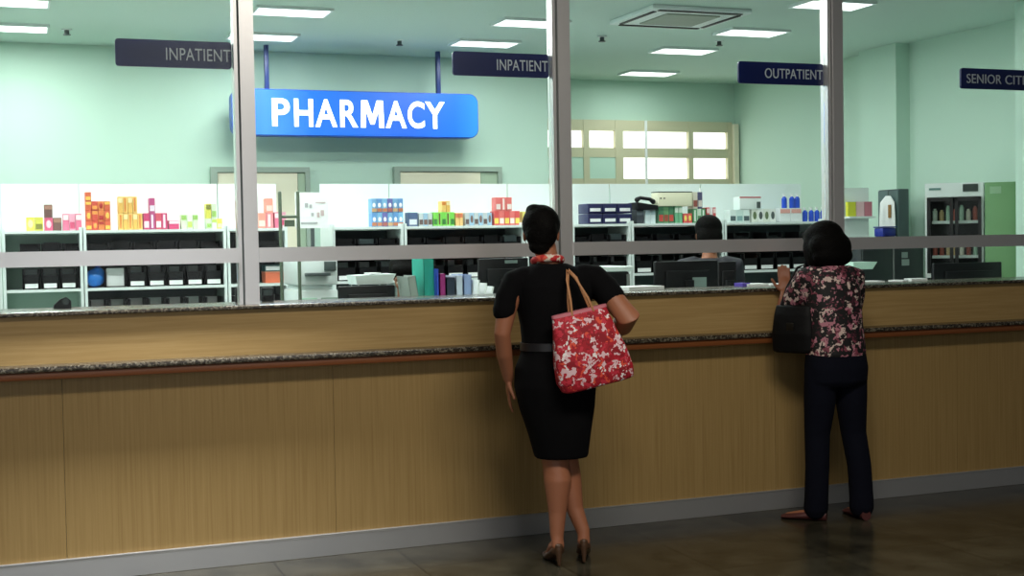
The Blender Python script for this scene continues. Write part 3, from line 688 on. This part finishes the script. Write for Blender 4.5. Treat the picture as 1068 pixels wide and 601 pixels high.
# ------------------------------------------------------------------ right end: cabinets, refrigerator, locker
def fridge():
    Y = 1.5; P0 = at(965, 250, Y); an = math.radians(-43); w = .195; D = .32; zt = at(985, 191, 1.4).z
    s = thing('display_refrigerator', 'white two-door display refrigerator with dark glass doors and white shelves', 'refrigerator', (P0.x+w*math.cos(an), Y+w*math.sin(an), 0), an)
    t = .014; zp = at(1000, 205.5, 1.4).z
    MB().box(-w, -w+t, 0, D, .08, zt).box(w-t, w, 0, D, .08, zt).box(-w+t, w-t, 0, D, .08, .3).box(-w+t, w-t, 0, D, zp, zt).box(-w+t, w-t, D-.02, D, .3, zp).build('cabinet', WHITE, s)
    B(-w+t, w-t, D-.03, D-.021, .3, zp).build('inner_lining', mat('dark_lining', srgb(18, 20, 20), .5), s)
    B(w*.3, w*.82, -.006, -.0005, zp+.035, zt-.012).build('control_display', mat('dark_display', srgb(40, 56, 52), .3), s)
    B(-w*.86, -w*.45, -.004, -.0005, zp+.05, zp+.065).build('maker_badge', mat('badge_grey', srgb(90, 130, 124), .5), s)
    dg = mat('dark_tinted_frame', srgb(22, 22, 24), .3)
    for sx, (c0, c1) in enumerate(((-w+t, -.006), (.006, w-t))):
        d = MB().box(c0, c0+.022, -.02, -.002, .31, zp-.005).box(c1-.022, c1, -.02, -.002, .31, zp-.005).box(c0, c1, -.02, -.002, .31, .34).box(c0, c1, -.02, -.002, zp-.03, zp-.005).build('door', dg, s)
        B(c0+.022, c1-.022, -.013, -.009, .34, zp-.03).build('door_glass', GLASS, d)
    B(-w+.005, -w+.04, -.05, -.021, 1.18, 1.21).build('door_handle', PAPER, s)
    for z in (1.58, 1.335, 1.09, .8, .55): B(-w+t+.03, w-t-.02, .04, D-.04, z-.02, z).build('rack', WHITE, s)
    random.seed(9)
    for z in (1.58, 1.335):
        for i in range(7):
            x = -w+.06+i*.045; h = .05+.05*random.random(); c = random.choice(((170, 206, 184), (200, 176, 130), (210, 230, 216), (170, 90, 76), (226, 226, 210)))
            g = tag(MB().cyl((0, 0, 0), (0, 0, h), .016).cyl((0, 0, h), (0, 0, h+.014), .01).build('vial', mat('vial_%d_%d_%d' % c, srgb(*c), .4)), 'small medicine bottle, %s on the %s refrigerator shelf' % (ordn(i), 'upper' if z > 1.5 else 'lower'), 'bottle', 'medicine bottles in the refrigerator')
            g.location = (s.location.x+x*math.cos(an)-.1*math.sin(an), s.location.y+x*math.sin(an)+.1*math.cos(an), z+.0005)
fridge()
def green_cabinet():
    s = thing('steel_cabinet', 'tall green steel cabinet beside the display refrigerator', 'cabinet', (6.44, 1.125, 0), math.radians(-43)); w = .137; zt = 1.84
    g = mat('sage_green_enamel', srgb(112, 158, 108), .45)
    MB().box(-w, w, .012, .15, .03, zt, .004).build('cabinet_body', g, s)
    MB().box(-w+.004, w-.004, 0, .0115, .06, zt-.015, .003).build('door', g, s)
    B(-w*.75, -w*.2, -.002, -.0002, zt-.08, zt-.03).build('pale_label', mat('pale_green_label', srgb(150, 186, 150), .5), s)
    MB().cyl((w*.7, -.03, 1.0), (w*.7, -.0002, 1.0), .012).build('knob', STEEL, s)
green_cabinet()
def locker():
    s = thing('steel_locker', 'dark grey steel locker against the pier at right', 'locker', (6.415, 2.2, 0)); zt = 1.84
    MB().box(-.043, .05, 0, .25, .03, zt, .004).build('locker_body', mat('dark_slate', srgb(62, 76, 78), .45), s)
    MB().box(-.05, -.0432, .004, .246, .05, zt-.01).build('door', mat('slate_enamel', srgb(84, 104, 104), .45), s)
    MB().box(-.06, -.0502, .2, .22, 1.0, 1.1, .003).build('handle', STEEL, s)
    c = thing('white_coat', 'white coat hanging on the front of the dark grey locker', 'coat', (6.34, 2.2, 1.12))
    MB().loft([(0, 0, .1, .016, .1), (.25, 0, .1, .018, .098), (.5, 0, .1, .018, .095), (.62, 0, .1, .016, .085), (.67, 0, .09, .008, .03)], 20, 2.2).build('coat_cloth', PAPER, c)
    MB().tube([(.0, .09, .66), (.0, .09, .70), (.012, .09, .71)], .004, 8).build('hanger_hook', DKGREY, c)
    MB().box(-.024, -.017, .03, .06, .5, .6).build('brown_badge', mat('brown_badge', srgb(150, 110, 60), .6), c)
locker()
def dark_cabinet():
    Y = 1.2; a, b = at(898, 280, Y).x, at(962.5, 280, Y).x; zt = at(930, 247, Y).z; w = (b-a)/2
    s = thing('low_cabinet', 'low black cabinet with taped notices left of the refrigerator', 'cabinet', ((a+b)/2, Y, 0))
    k = mat('greenish_black_laminate', srgb(34, 42, 42), .4)
    MB().box(-w, w, 0, .25, .02, zt, .004).build('cabinet_body', k, s)
    for c0, c1 in ((-w+.005, -.004), (.006, w-.005)): MB().box(c0, c1, -.014, -.001, .05, zt-.02, .003).build('door', k, s)
    B(-.003, .004, -.02, -.001, .05, zt-.02).build('edge_trim', mat('mid_grey_plastic', srgb(120, 124, 122), .5), s)
    x0 = at(939, 270, Y).x-(a+b)/2
    for z0, z1, ww in ((at(943, 277, Y).z, at(943, 270.5, Y).z, .06), (at(943, 269, Y).z, at(943, 263, Y).z, .048)):
        B(x0, x0+ww, -.017, -.0145, z0, z1).build('notice', mat('grey_notice', srgb(140, 156, 150), .6), s)
    bx = thing('blue_bin', 'blue plastic box standing on the low black cabinet', 'box', (at(925, 240, Y+.1).x, Y+.12, zt+.001))
    MB().box(-.055, .055, -.05, .05, 0, .06, .01).build('box_body', mat('royal_blue_plastic', srgb(36, 52, 150), .35), bx)
    MB().box(-.059, .059, -.054, .054, .061, .07, .003).build('lid', mat('royal_blue_lid', srgb(30, 44, 130), .35), bx)
dark_cabinet()
def bracket_tray():
    Y = .92; p = at(888, 281, Y); q = at(907, 273, Y); w = (q.x-p.x)/2+.02
    s = thing('document_tray', 'pale mint slanted tray on a thin post right of the woman in floral blouse', 'tray', ((p.x+q.x)/2-.02, Y, 0))
    MB().prism([(-w, p.z), (w*.6, p.z), (w, q.z), (-w, q.z)], -.08, .08).build('tray', mat('pale_mint_plastic', srgb(206, 236, 222), .4), s)
    MB().cyl((0, 0, ZD+.001), (0, 0, p.z), .012).cyl((0, 0, ZD+.001), (0, 0, ZD+.02), .07).build('stand', DKGREY, s)
bracket_tray()
def wall_display():
    Y = 2.3; a, b = at(879, 230, Y).x, at(906, 230, Y).x; w = (b-a)/2
    s = thing('display_stand', 'white display panel behind the third post holding yellow and pink leaflets', 'display', ((a+b)/2, Y, 0)); z1 = at(890, 226, Y).z; 
    MB().box(-w, w, 0, .02, .9, z1+.22).box(-w, w, -.1, .1, 0, .03).box(-.02, .02, 0, .02, .03, .9).build('panel', WHITE, s)
    B(-w, w, -.09, 0, z1-.015, z1).build('ledge', WHITE, s)
    for i, (x0, x1, c, nm) in enumerate(((-.95, -.35, (214, 214, 60), 'yellow'), (-.3, .3, (232, 190, 196), 'pink'), (.35, .9, (200, 120, 136), 'rose'))):
        g = tag(B(0, (x1-x0)*w, 0, .03, 0, .11).build('leaflet_box', mat('leaf_%d_%d_%d' % c, srgb(*c), .6)), '%s leaflet box on the small white display panel behind the third post' % nm, 'box')
        g.location = (s.location.x+x0*w, Y-.06, z1+.001)
wall_display()

# ------------------------------------------------------------------ people
def hand(mb, wrist, direction, palm_n, side, L=.17, curl=.25, spread=.12, r=.0082):
    """palm plus five fingers; side=+1 thumb towards +lateral"""
    d = Vector(direction).normalized(); n = Vector(palm_n); n = (n-d*n.dot(d)).normalized(); l = d.cross(n)*side
    w = Vector(wrist); pc = w+d*L*.27
    M = Matrix((( l.x, d.x, n.x, 0), (l.y, d.y, n.y, 0), (l.z, d.z, n.z, 0), (0, 0, 0, 1)))
    mb.ball(pc, (.036, L*.29, .015), M)
    for k, (off, ln) in enumerate(((.027, .40), (.009, .46), (-.009, .43), (-.026, .34))):
        b = w+d*L*.48+l*off; p = [b-d*.015]; q = b; dirv = (d+l*off*spread*12).normalized(); seg = L*ln/3
        for j in range(3):
            q = q+dirv*seg; p.append(q); dirv = (dirv-n*curl*(.7+.3*j)).normalized()
        mb.tube(p, [r, r, r*.92, r*.8], 10)
    t0 = w+d*L*.14+l*.028; mb.tube([w+d*L*.1+l*.012, t0, t0+(d*.6+l*.75-n*.2)*.03, t0+(d*1.0+l*.85-n*.35)*.05], [.012, .012, .0095, .008], 10)

def head(mb, c, R):
    """head about c (centre), R rotation matrix 4x4; faces +Y"""
    def P(x, y, z): return Vector(c)+(R @ Vector((x, y, z)))
    def bl(x, y, z, r): mb.ball(P(x, y, z), r, R)
    bl(0, -.012, .022, (.074, .092, .088)); bl(0, .02, -.035, (.061, .07, .062)); bl(0, .045, -.08, (.036, .036, .026))
    bl(0, .05, .015, (.056, .04, .045))
    mb.tube([P(0, .085, .012), P(0, .1, -.012), P(0, .108, -.03)], [.008, .011, .0145], 10)
    for s in (-1, 1):
        bl(.076*s, -.005, -.012, (.009, .02, .031)); bl(.03*s, .074, -.025, (.02, .018, .018)); mb.tube([P(.014*s, .09, .026), P(.045*s, .08, .028)], .0075, 8)
        bl(.012*s, .094, -.03, (.008, .008, .006))
    mb.tube([P(-.02, .086, -.057), P(0, .094, -.054), P(.02, .086, -.057)], [.005, .0075, .005], 8)
    mb.tube([P(-.018, .084, -.066), P(0, .091, -.067), P(.018, .084, -.066)], [.005, .0075, .005], 8)
def face_bits(c, R, parent):
    for s in (-1, 1):
        e = Vector(c)+(R @ Vector((.031*s, .083, .006)))
        MB().ball(e, (.012, .008, .006), R).build('eye', mat('eye_white', srgb(224, 220, 214), .3), parent)
        MB().ball(e+(R @ Vector((0, .0065, 0))), (.0052, .003, .0052), R).build('iris', mat('dark_iris', srgb(30, 18, 12), .2), parent)
def shoe_flat(mb, heel, fw, L=.235, w=.042, sole=0.0):
    f = Vector((*fw, 0)).normalized(); h = Vector((heel[0], heel[1], 0)); s = Vector((f.y, -f.x, 0))
    n = 9
    prof = [(0, .026, .058), (.04, .031, .062), (.09, .031, .055), (.14, .036, .042), (.18, w, .032), (.215, .036, .026), (L, .02, .018)]
    M = Matrix(((s.x, f.x, 0, h.x), (s.y, f.y, 0, h.y), (0, 0, 1, sole), (0, 0, 0, 1)))
    q = MB(); prev = None
    for (t, ww, hh) in prof:
        ring = []
        for k in range(16):
            a = 2*math.pi*k/16; z = hh*(.5+.5*math.sin(a)); ring.append(mb.bm.verts.new(M @ Vector((ww*math.cos(a)*(1-.25*max(0, math.sin(a))), t, z))))
        if prev:
            for k in range(16): mb.bm.faces.new((prev[k], prev[(k+1) % 16], ring[(k+1) % 16], ring[k]))
        else: mb.bm.faces.new(ring[::-1])
        prev = ring
    mb.bm.faces.new(prev); q.bm.free()
    return M

# ---- woman in the black dress
def woman_black():
    root = thing('person', 'person in black dress with red floral bag standing at the counter', 'person', (2.318, -.60, 0), math.radians(-9))
    HC = (-.045, .05, 1.52); R = Euler((math.radians(-8), 0, math.radians(-12))).to_matrix().to_4x4()
    b = MB()
    head(b, HC, R)
    b.tube([(-.015, .0, 1.33), (-.025, .015, 1.39), (-.035, .03, 1.46)], [.062, .05, .052], 18)
    b.loft([(.62, .01, 0, .13, .10), (.8, 0, 0, .155, .11), (1.0, 0, 0, .135, .095), (1.2, 0, .01, .15, .1), (1.31, -.005, .01, .15, .08), (1.36, -.01, .01, .08, .06)])
    # left arm hanging, right arm resting on the ledge
    LS, LE, LW_ = (-.178, 0, 1.29), (-.25, -.02, 1.065), (-.205, .07, .85)
    RS, RE, RW = (.19, 0, 1.305), (.30, -.17, 1.13), (.30, .06, 1.06)
    b.tube([LS, (-.222, -.012, 1.19), LE, (-.235, .015, .97), LW_], [.052, .047, .038, .037, .026], 18)
    hand(b, LW_, (.05, .2, -1), (-1, .1, 0), -1)
    b.tube([RS, (.25, -.09, 1.21), RE, (.305, -.05, 1.09), RW], [.054, .055, .055, .05, .03], 18)
    hand(b, RW, (-.18, 1, -.25), (0, .1, 1), 1, curl=.12)
    # legs, in heels
    LA, RA = (-.02, -.055, .135), (.115, -.02, .14)
    b.tube([(-.08, 0, .82), (-.05, .0, .62), (-.012, .0, .49), (-.005, -.025, .38), (-.012, -.04, .24), LA], [.085, .078, .06, .063, .041, .031], 20)
    b.tube([(.08, 0, .82), (.07, .04, .62), (.055, .065, .49), (.062, .045, .38), (.085, .015, .24), RA], [.085, .078, .06, .062, .04, .031], 20)
    for A_, fx in ((LA, .0), (RA, .25)):
        f = Vector((fx, 1, 0)).normalized(); a = Vector(A_)
        b.tube([a+Vector((0, 0, .01)), a-f*.02+Vector((0, 0, -.035)), a+f*.05+Vector((0, 0, -.06)), a+f*.12+Vector((0, 0, -.105)), a+f*.165+Vector((0, 0, -.115))], [.03, .03, .031, .026, .018], 14)
    body = b.build('body', SKIN, root, remesh=.0055, smooth_it=4); face_bits(HC, R, root)
    # hair: short dark cut gathered at the nape
    h = MB()
    def P(x, y, z): return Vector(HC)+(R @ Vector((x, y, z)))
    h.ball(P(0, -.022, .034), (.089, .098, .092), R); h.ball(P(0, -.06, -.015), (.075, .06, .072), R); h.ball(P(0, .03, .062), (.072, .062, .055), R)
    h.ball(P(.01, -.075, .01), (.062, .052, .062), R); h.ball(P(-.01, -.065, -.075), (.05, .035, .035), R); h.ball(P(-.03, -.03, .1), (.04, .05, .028), R)
    h.build('hair', HAIRM, root, remesh=.007, smooth_it=5)
    # top with short sleeves
    t = MB().loft([(.985, 0, 0, .158, .118), (1.03, 0, 0, .154, .113), (1.1, 0, 0, .16, .115), (1.2, -.003, .008, .174, .125), (1.27, -.005, .008, .182, .118), (1.32, -.008, .006, .17, .1), (1.355, -.012, .004, .125, .08), (1.378, -.018, .004, .08, .066)], 32, 2.3)
    t.tube([(-.13, 0, 1.315), (-.185, 0, 1.3), (-.22, -.01, 1.235), (-.24, -.016, 1.165)], [.056, .058, .055, .053], 20)
    t.tube([(.13, 0, 1.315), (.185, 0, 1.305), (.228, -.045, 1.255), (.25, -.085, 1.21)], [.06, .068, .067, .065], 20)
    t.build('blouse', BLACKF, root, remesh=.007)
    k = MB().loft([(.49, .02, 0, .122, .105), (.5, .02, 0, .125, .108), (.6, .014, 0, .145, .12), (.72, .004, 0, .175, .13), (.82, -.004, -.005, .19, .138), (.9, -.004, -.003, .185, .132), (.97, 0, 0, .16, .12), (1.0, 0, 0, .157, .117)], 32, 2.25)
    k.build('skirt', BLACKF, root, remesh=.007)
    MB().loft([(.985, 0, 0, .162, .122), (1.02, 0, 0, .160, .12)], 32, 2.3).build('belt', mat('black_belt', srgb(30, 28, 30), .4), root)
    # scarf
    s = MB(); pts = []
    for q in range(17):
        a = 2*math.pi*q/16; pts.append((-.026+.062*math.cos(a), .012+.058*math.sin(a), 1.392+.012*math.sin(a)*-1))
    s.tube(pts, .019, 12, cap=False); s.tube([(-.03, .07, 1.39), (-.03, .11, 1.36), (-.03, .125, 1.28)], [.018, .022, .02], 10)
    s.build('scarf', SCARF, root, remesh=.006)
    # high-heeled pumps
    for A_, fx in ((LA, .0), (RA, .25)):
        f = Vector((fx, 1, 0)).normalized(); a = Vector(A_)
        m = MB().tube([a-f*.028+Vector((0, 0, -.04)), a-f*.01+Vector((0, 0, -.062)), a+f*.05+Vector((0, 0, -.085)), a+f*.115+Vector((0, 0, -.115)), a+f*.18+Vector((0, 0, -.12)), a+f*.215+Vector((0, 0, -.125))], [.022, .034, .03, .036, .03, .014], 16, flat=((0, 0, 1), .55))
        z0 = -a.z
        m.tube([a-f*.032+Vector((0, 0, -.05)), a-f*.036+Vector((0, 0, z0+.012))], [.018, .008], 10)
        m.build('high_heel_shoe', SHOE1, root, remesh=.004, smooth_it=2)
woman_black()

def tote():
    s = thing('tote_bag', 'red floral tote bag with tan straps on the shoulder of the person in black', 'bag', (2.43, -.80, .83), math.radians(-5))
    s.rotation_euler = (0, math.radians(-11), math.radians(-5))
    # soft body: wide rounded bottom, narrower mouth
    MB().loft([(.0, .01, 0, .155, .04), (.006, .01, 0, .17, .05), (.05, .005, 0, .182, .06), (.14, .0, 0, .172, .062), (.24, -.006, 0, .148, .048), (.32, -.01, 0, .132, .03), (.345, -.01, 0, .128, .02)], 40, 3.2).build('bag_body', BAGM, s, remesh=.006, smooth_it=8)
    MB().loft([(.337, -.01, 0, .131, .024), (.35, -.01, 0, .13, .022)], 40, 3.2).build('hem', mat('pale_pink_hem', srgb(206, 120, 132), .6), s)
    for yy, dx in ((-.022, 0), (.022, .012)):
        MB().tube([(-.055, yy, .31), (-.045, yy*.9, .40), (-.03+dx, yy*.5+.03, .49), (-.01+dx, .06, .53), (.01+dx, yy*.5+.03, .49), (.035, yy*.9, .40), (.055, yy, .31)], [.0055]*7, 10, flat=((0, 1, 0), .6)).build('strap', TAN, s)
tote()

# ---- woman in the floral blouse
def woman_floral():
    root = thing('person', 'person in a black floral blouse and dark trousers leaning on the counter at right', 'person', (4.0, -.36, 0), math.radians(-4))
    HC = (-.005, .10, 1.435); R = Euler((math.radians(-22), 0, math.radians(6))).to_matrix().to_4x4()
    b = MB(); head(b, HC, R)
    b.tube([(0, .03, 1.27), (0, .05, 1.33), (0, .08, 1.38)], [.062, .05, .05], 18)
    b.loft([(.75, 0, 0, .14, .1), (.95, 0, .0, .125, .09), (1.15, 0, .03, .14, .09), (1.27, 0, .04, .13, .07), (1.31, 0, .04, .08, .05)])
    LS, LE, LWr = (-.14, .04, 1.27), (-.185, .215, 1.04), (-.12, .30, 1.18)
    RS, RE, RW = (.14, .04, 1.27), (.19, .16, 1.06), (.08, .3, 1.02)
    b.tube([LS, (-.172, .12, 1.165), LE, (-.155, .27, 1.1), LWr], [.047, .042, .036, .035, .026], 16)
    hand(b, LWr, (.12, .34, .85), (.3, .9, -.3), 1, curl=.3)
    b.tube([RS, (.172, .09, 1.16), RE, (.14, .23, 1.035), RW], [.047, .042, .036, .034, .026], 16)
    hand(b, RW, (-.6, .8, -.05), (0, 0, 1), 1, curl=.2)
    LA, RA = (-.11, .02, .08), (.13, -.03, .08)
    b.tube([(-.085, 0, .8), (-.095, .02, .46), LA], [.07, .05, .032], 16); b.tube([(.085, 0, .8), (.10, .01, .46), RA], [.07, .05, .032], 16)
    for A_, f in ((LA, (-.75, .65)), (RA, (.1, 1))):
        f = Vector((*f, 0)).normalized(); a = Vector(A_); b.tube([a, a+f*.02-Vector((0, 0, .045)), a+f*.1-Vector((0, 0, .058)), a+f*.15-Vector((0, 0, .062))], [.03, .026, .022, .014], 12)
    b.build('body', SKIN, root, remesh=.0055, smooth_it=4); face_bits(HC, R, root)
    h = MB()
    def P(x, y, z): return Vector(HC)+(R @ Vector((x, y, z)))
    h.ball(P(0, -.018, .03), (.105, .112, .095), R); h.ball(P(0, -.05, -.03), (.122, .09, .095), R); h.ball(P(0, -.055, -.085), (.118, .07, .06), R)
    for q in (-1, 1): h.ball(P(.082*q, .0, -.035), (.034, .06, .09), R)
    h.ball(P(0, .05, .075), (.075, .05, .045), R)
    h.build('hair', HAIRM, root, remesh=.008, smooth_it=6)
    t = MB().loft([(.855, 0, -.005, .155, .12), (.875, 0, -.005, .16, .124), (.95, 0, 0, .155, .12), (1.03, 0, .004, .148, .115), (1.13, 0, .018, .15, .118), (1.22, 0, .03, .15, .11), (1.275, 0, .036, .14, .095), (1.31, 0, .04, .11, .075), (1.33, 0, .045, .07, .06)], 32, 2.3)
    t.tube([(-.1, .04, 1.275), LS, (-.168, .11, 1.175), (-.18, .19, 1.07)], [.055, .06, .056, .052], 18)
    t.tube([(.1, .04, 1.275), RS, (.17, .085, 1.17), (.186, .14, 1.08)], [.055, .06, .056, .052], 18)
    t.build('blouse', BLOUSE, root, remesh=.007)
    k = MB().loft([(.9, 0, -.005, .155, .115), (.8, 0, -.01, .168, .125), (.73, 0, -.008, .165, .12), (.70, 0, -.005, .14, .1)], 28, 2.3)
    k.tube([(-.085, -.005, .78), (-.09, .005, .62), (-.098, .02, .45), (-.105, .01, .28), (-.11, .015, .11), (-.11, .02, .06)], [.088, .082, .066, .062, .062, .064], 20)
    k.tube([(.085, -.005, .78), (.092, -.002, .62), (.108, .005, .45), (.125, -.02, .28), (.13, -.03, .11), (.13, -.03, .06)], [.088, .082, .066, .062, .062, .064], 20)
    k.build('trousers', DENIM, root, remesh=.007)
    for A_, f in ((LA, (-.75, .65)), (RA, (.1, 1))):
        m = MB(); fv = Vector((*f, 0)).normalized(); shoe_flat(m, (A_[0]-fv.x*.055, A_[1]-fv.y*.055), f); m.build('flat_shoe', SHOE2, root)
woman_floral()
def shoulder_bag():
    s = thing('shoulder_bag', 'black shoulder bag hanging at the left side of the person in the floral blouse', 'bag', (3.815, -.265, .875), math.radians(-60))
    MB().loft([(0, 0, 0, .10, .035), (.008, 0, 0, .118, .045), (.1, 0, 0, .122, .052), (.2, 0, 0, .11, .04), (.25, 0, 0, .1, .025)], 32, 3).build('bag_body', mat('black_leather', srgb(9, 9, 10), .6, bump=(20, .3), spec=.2), s, remesh=.006)
    MB().tube([(-.08, 0, .23), (-.05, .02, .34), (.0, .045, .445), (.035, .05, .46), (.065, .03, .36), (.08, 0, .23)], .007, 10).build('strap', mat('black_strap', srgb(14, 14, 16), .5), s)
    MB().box(-.02, .02, -.052, -.046, .12, .16, .003).build('buckle', mat('dull_brass', srgb(40, 36, 28), .4, .6), s)
shoulder_bag()

# ---- pharmacy staff behind the glass
def worker(loc, rz, label, topc, cap=False, seated=False):
    root = thing('person', label, 'person', loc, rz)
    HC = (0, .06, 1.47) if not seated else (.0, .12, 1.28); R = Euler((math.radians(-18 if not seated else -38), 0, 0)).to_matrix().to_4x4()
    z = HC[2]; dz = z-1.47; b = MB(); head(b, HC, R); y = HC[1]-.06
    b.tube([(0, y, z-.17), (0, y+.02, z-.12), (0, y+.04, z-.05)], [.055, .048, .048], 16)
    hip = .86 if not seated else .72
    b.loft([(hip-.06, 0, -.02, .14, .1), (hip+.12, 0, -.01, .125, .09), (z-.3, 0, y*.7, .14, .09), (z-.2, 0, y*.9, .13, .07), (z-.16, 0, y, .08, .05)])
    for q in (-1, 1):
        S = Vector((.165*q, y, z-.2)); E_ = Vector((.2*q, y+.1, z-.42)); Wr = Vector((.11*q, y+.3, 1.09))
        b.tube([S, (S+E_)/2, E_, (E_+Wr)/2, Wr], [.047, .042, .036, .034, .025], 14); hand(b, Wr, (-.1*q, 1, -.15), (0, 0, 1), -q, curl=.25)
        if seated: b.tube([(.09*q, 0, .7), (.1*q, .38, .68), (.1*q, .38, .32)], [.08, .06, .04], 14)
        else: b.tube([(.085*q, 0, .82), (.09*q, .02, .46), (.09*q, .0, .07)], [.085, .055, .035], 14)
    b.build('body', SKIN, root, remesh=.007, smooth_it=4); face_bits(HC, R, root)
    h = MB()
    def P(x, yy, zz): return Vector(HC)+(R @ Vector((x, yy, zz)))
    h.ball(P(0, -.02, .04), (.092, .1, .088), R); h.ball(P(0, -.055, -.03), (.088, .06, .09), R); h.ball(P(0, .04, .075), (.072, .055, .04), R)
    h.build('hair', HAIRM, root, remesh=.008)
    t = MB().loft([(hip-.04, 0, -.02, .165, .12), (hip+.1, 0, -.015, .15, .11), (z-.35, 0, y*.6, .165, .115), (z-.24, 0, y*.85, .168, .105), (z-.18, 0, y, .12, .08), (z-.155, 0, y, .07, .06)], 28)
    for q in (-1, 1):
        S = Vector((.165*q, y, z-.2)); E_ = Vector((.2*q, y+.1, z-.42)); t.tube([(.1*q, y, z-.195), S, (S+E_)/2], [.055, .06, .056], 16)
    t.build('shirt', topc, root, remesh=.008)
    k = MB().loft([(hip-.1, 0, -.01, .15, .11), (hip+.0, 0, -.015, .16, .118), (hip+.06, 0, -.015, .155, .112)], 24)
    for q in (-1, 1):
        if seated: k.tube([(.09*q, 0, .69), (.1*q, .37, .67), (.1*q, .375, .4), (.1*q, .375, .33)], [.095, .075, .062, .06], 16)
        else: k.tube([(.085*q, 0, .8), (.09*q, .01, .45), (.09*q, 0, .08)], [.095, .072, .062], 16)
    k.build('trousers', DENIM, root, remesh=.009)
    for q in (-1, 1):
        m = MB(); fy = .0 if not seated else .37; shoe_flat(m, (.095*q, fy-.06), (0, 1), sole=0 if not seated else .26); m.build('shoe', BLACKP, root)
pA = at(744, 250, 1.42)
worker((pA.x, 1.47, .04), math.radians(-24), 'person with black hair behind the counter above the stickered monitor', mat('dark_staff_shirt', srgb(34, 34, 44), .7))
# the worker's head and hand reach toward the desk; a seated colleague further left
pB = at(428, 280, 1.42)
worker((pB.x, 1.52, .02), math.radians(180-20), 'person with dark brown hair seated behind the counter beside the file row', mat('charcoal_staff_shirt', srgb(30, 30, 38), .7), seated=True)
st = thing('stool', 'black high stool under the seated worker', 'stool', (pB.x, 1.54, 0))
MB().cyl((0, 0, .545), (0, 0, .58), .17, 28).build('seat', BLACKP, st)
MB().cyl((0, 0, .03), (0, 0, .545), .022).build('column', STEEL, st)
MB().cyl((0, 0, 0), (0, 0, .03), .2, 28).build('base', STEEL, st)
MB().tube([(.16*math.cos(a*math.pi/8), .16*math.sin(a*math.pi/8), .27) for a in range(17)], .009, 8, cap=False).build('foot_ring', STEEL, st)

for _o in bpy.data.objects:
    if 'label' in _o and len(_o['label'].split()) > 16: print('LONG', _o['label'])
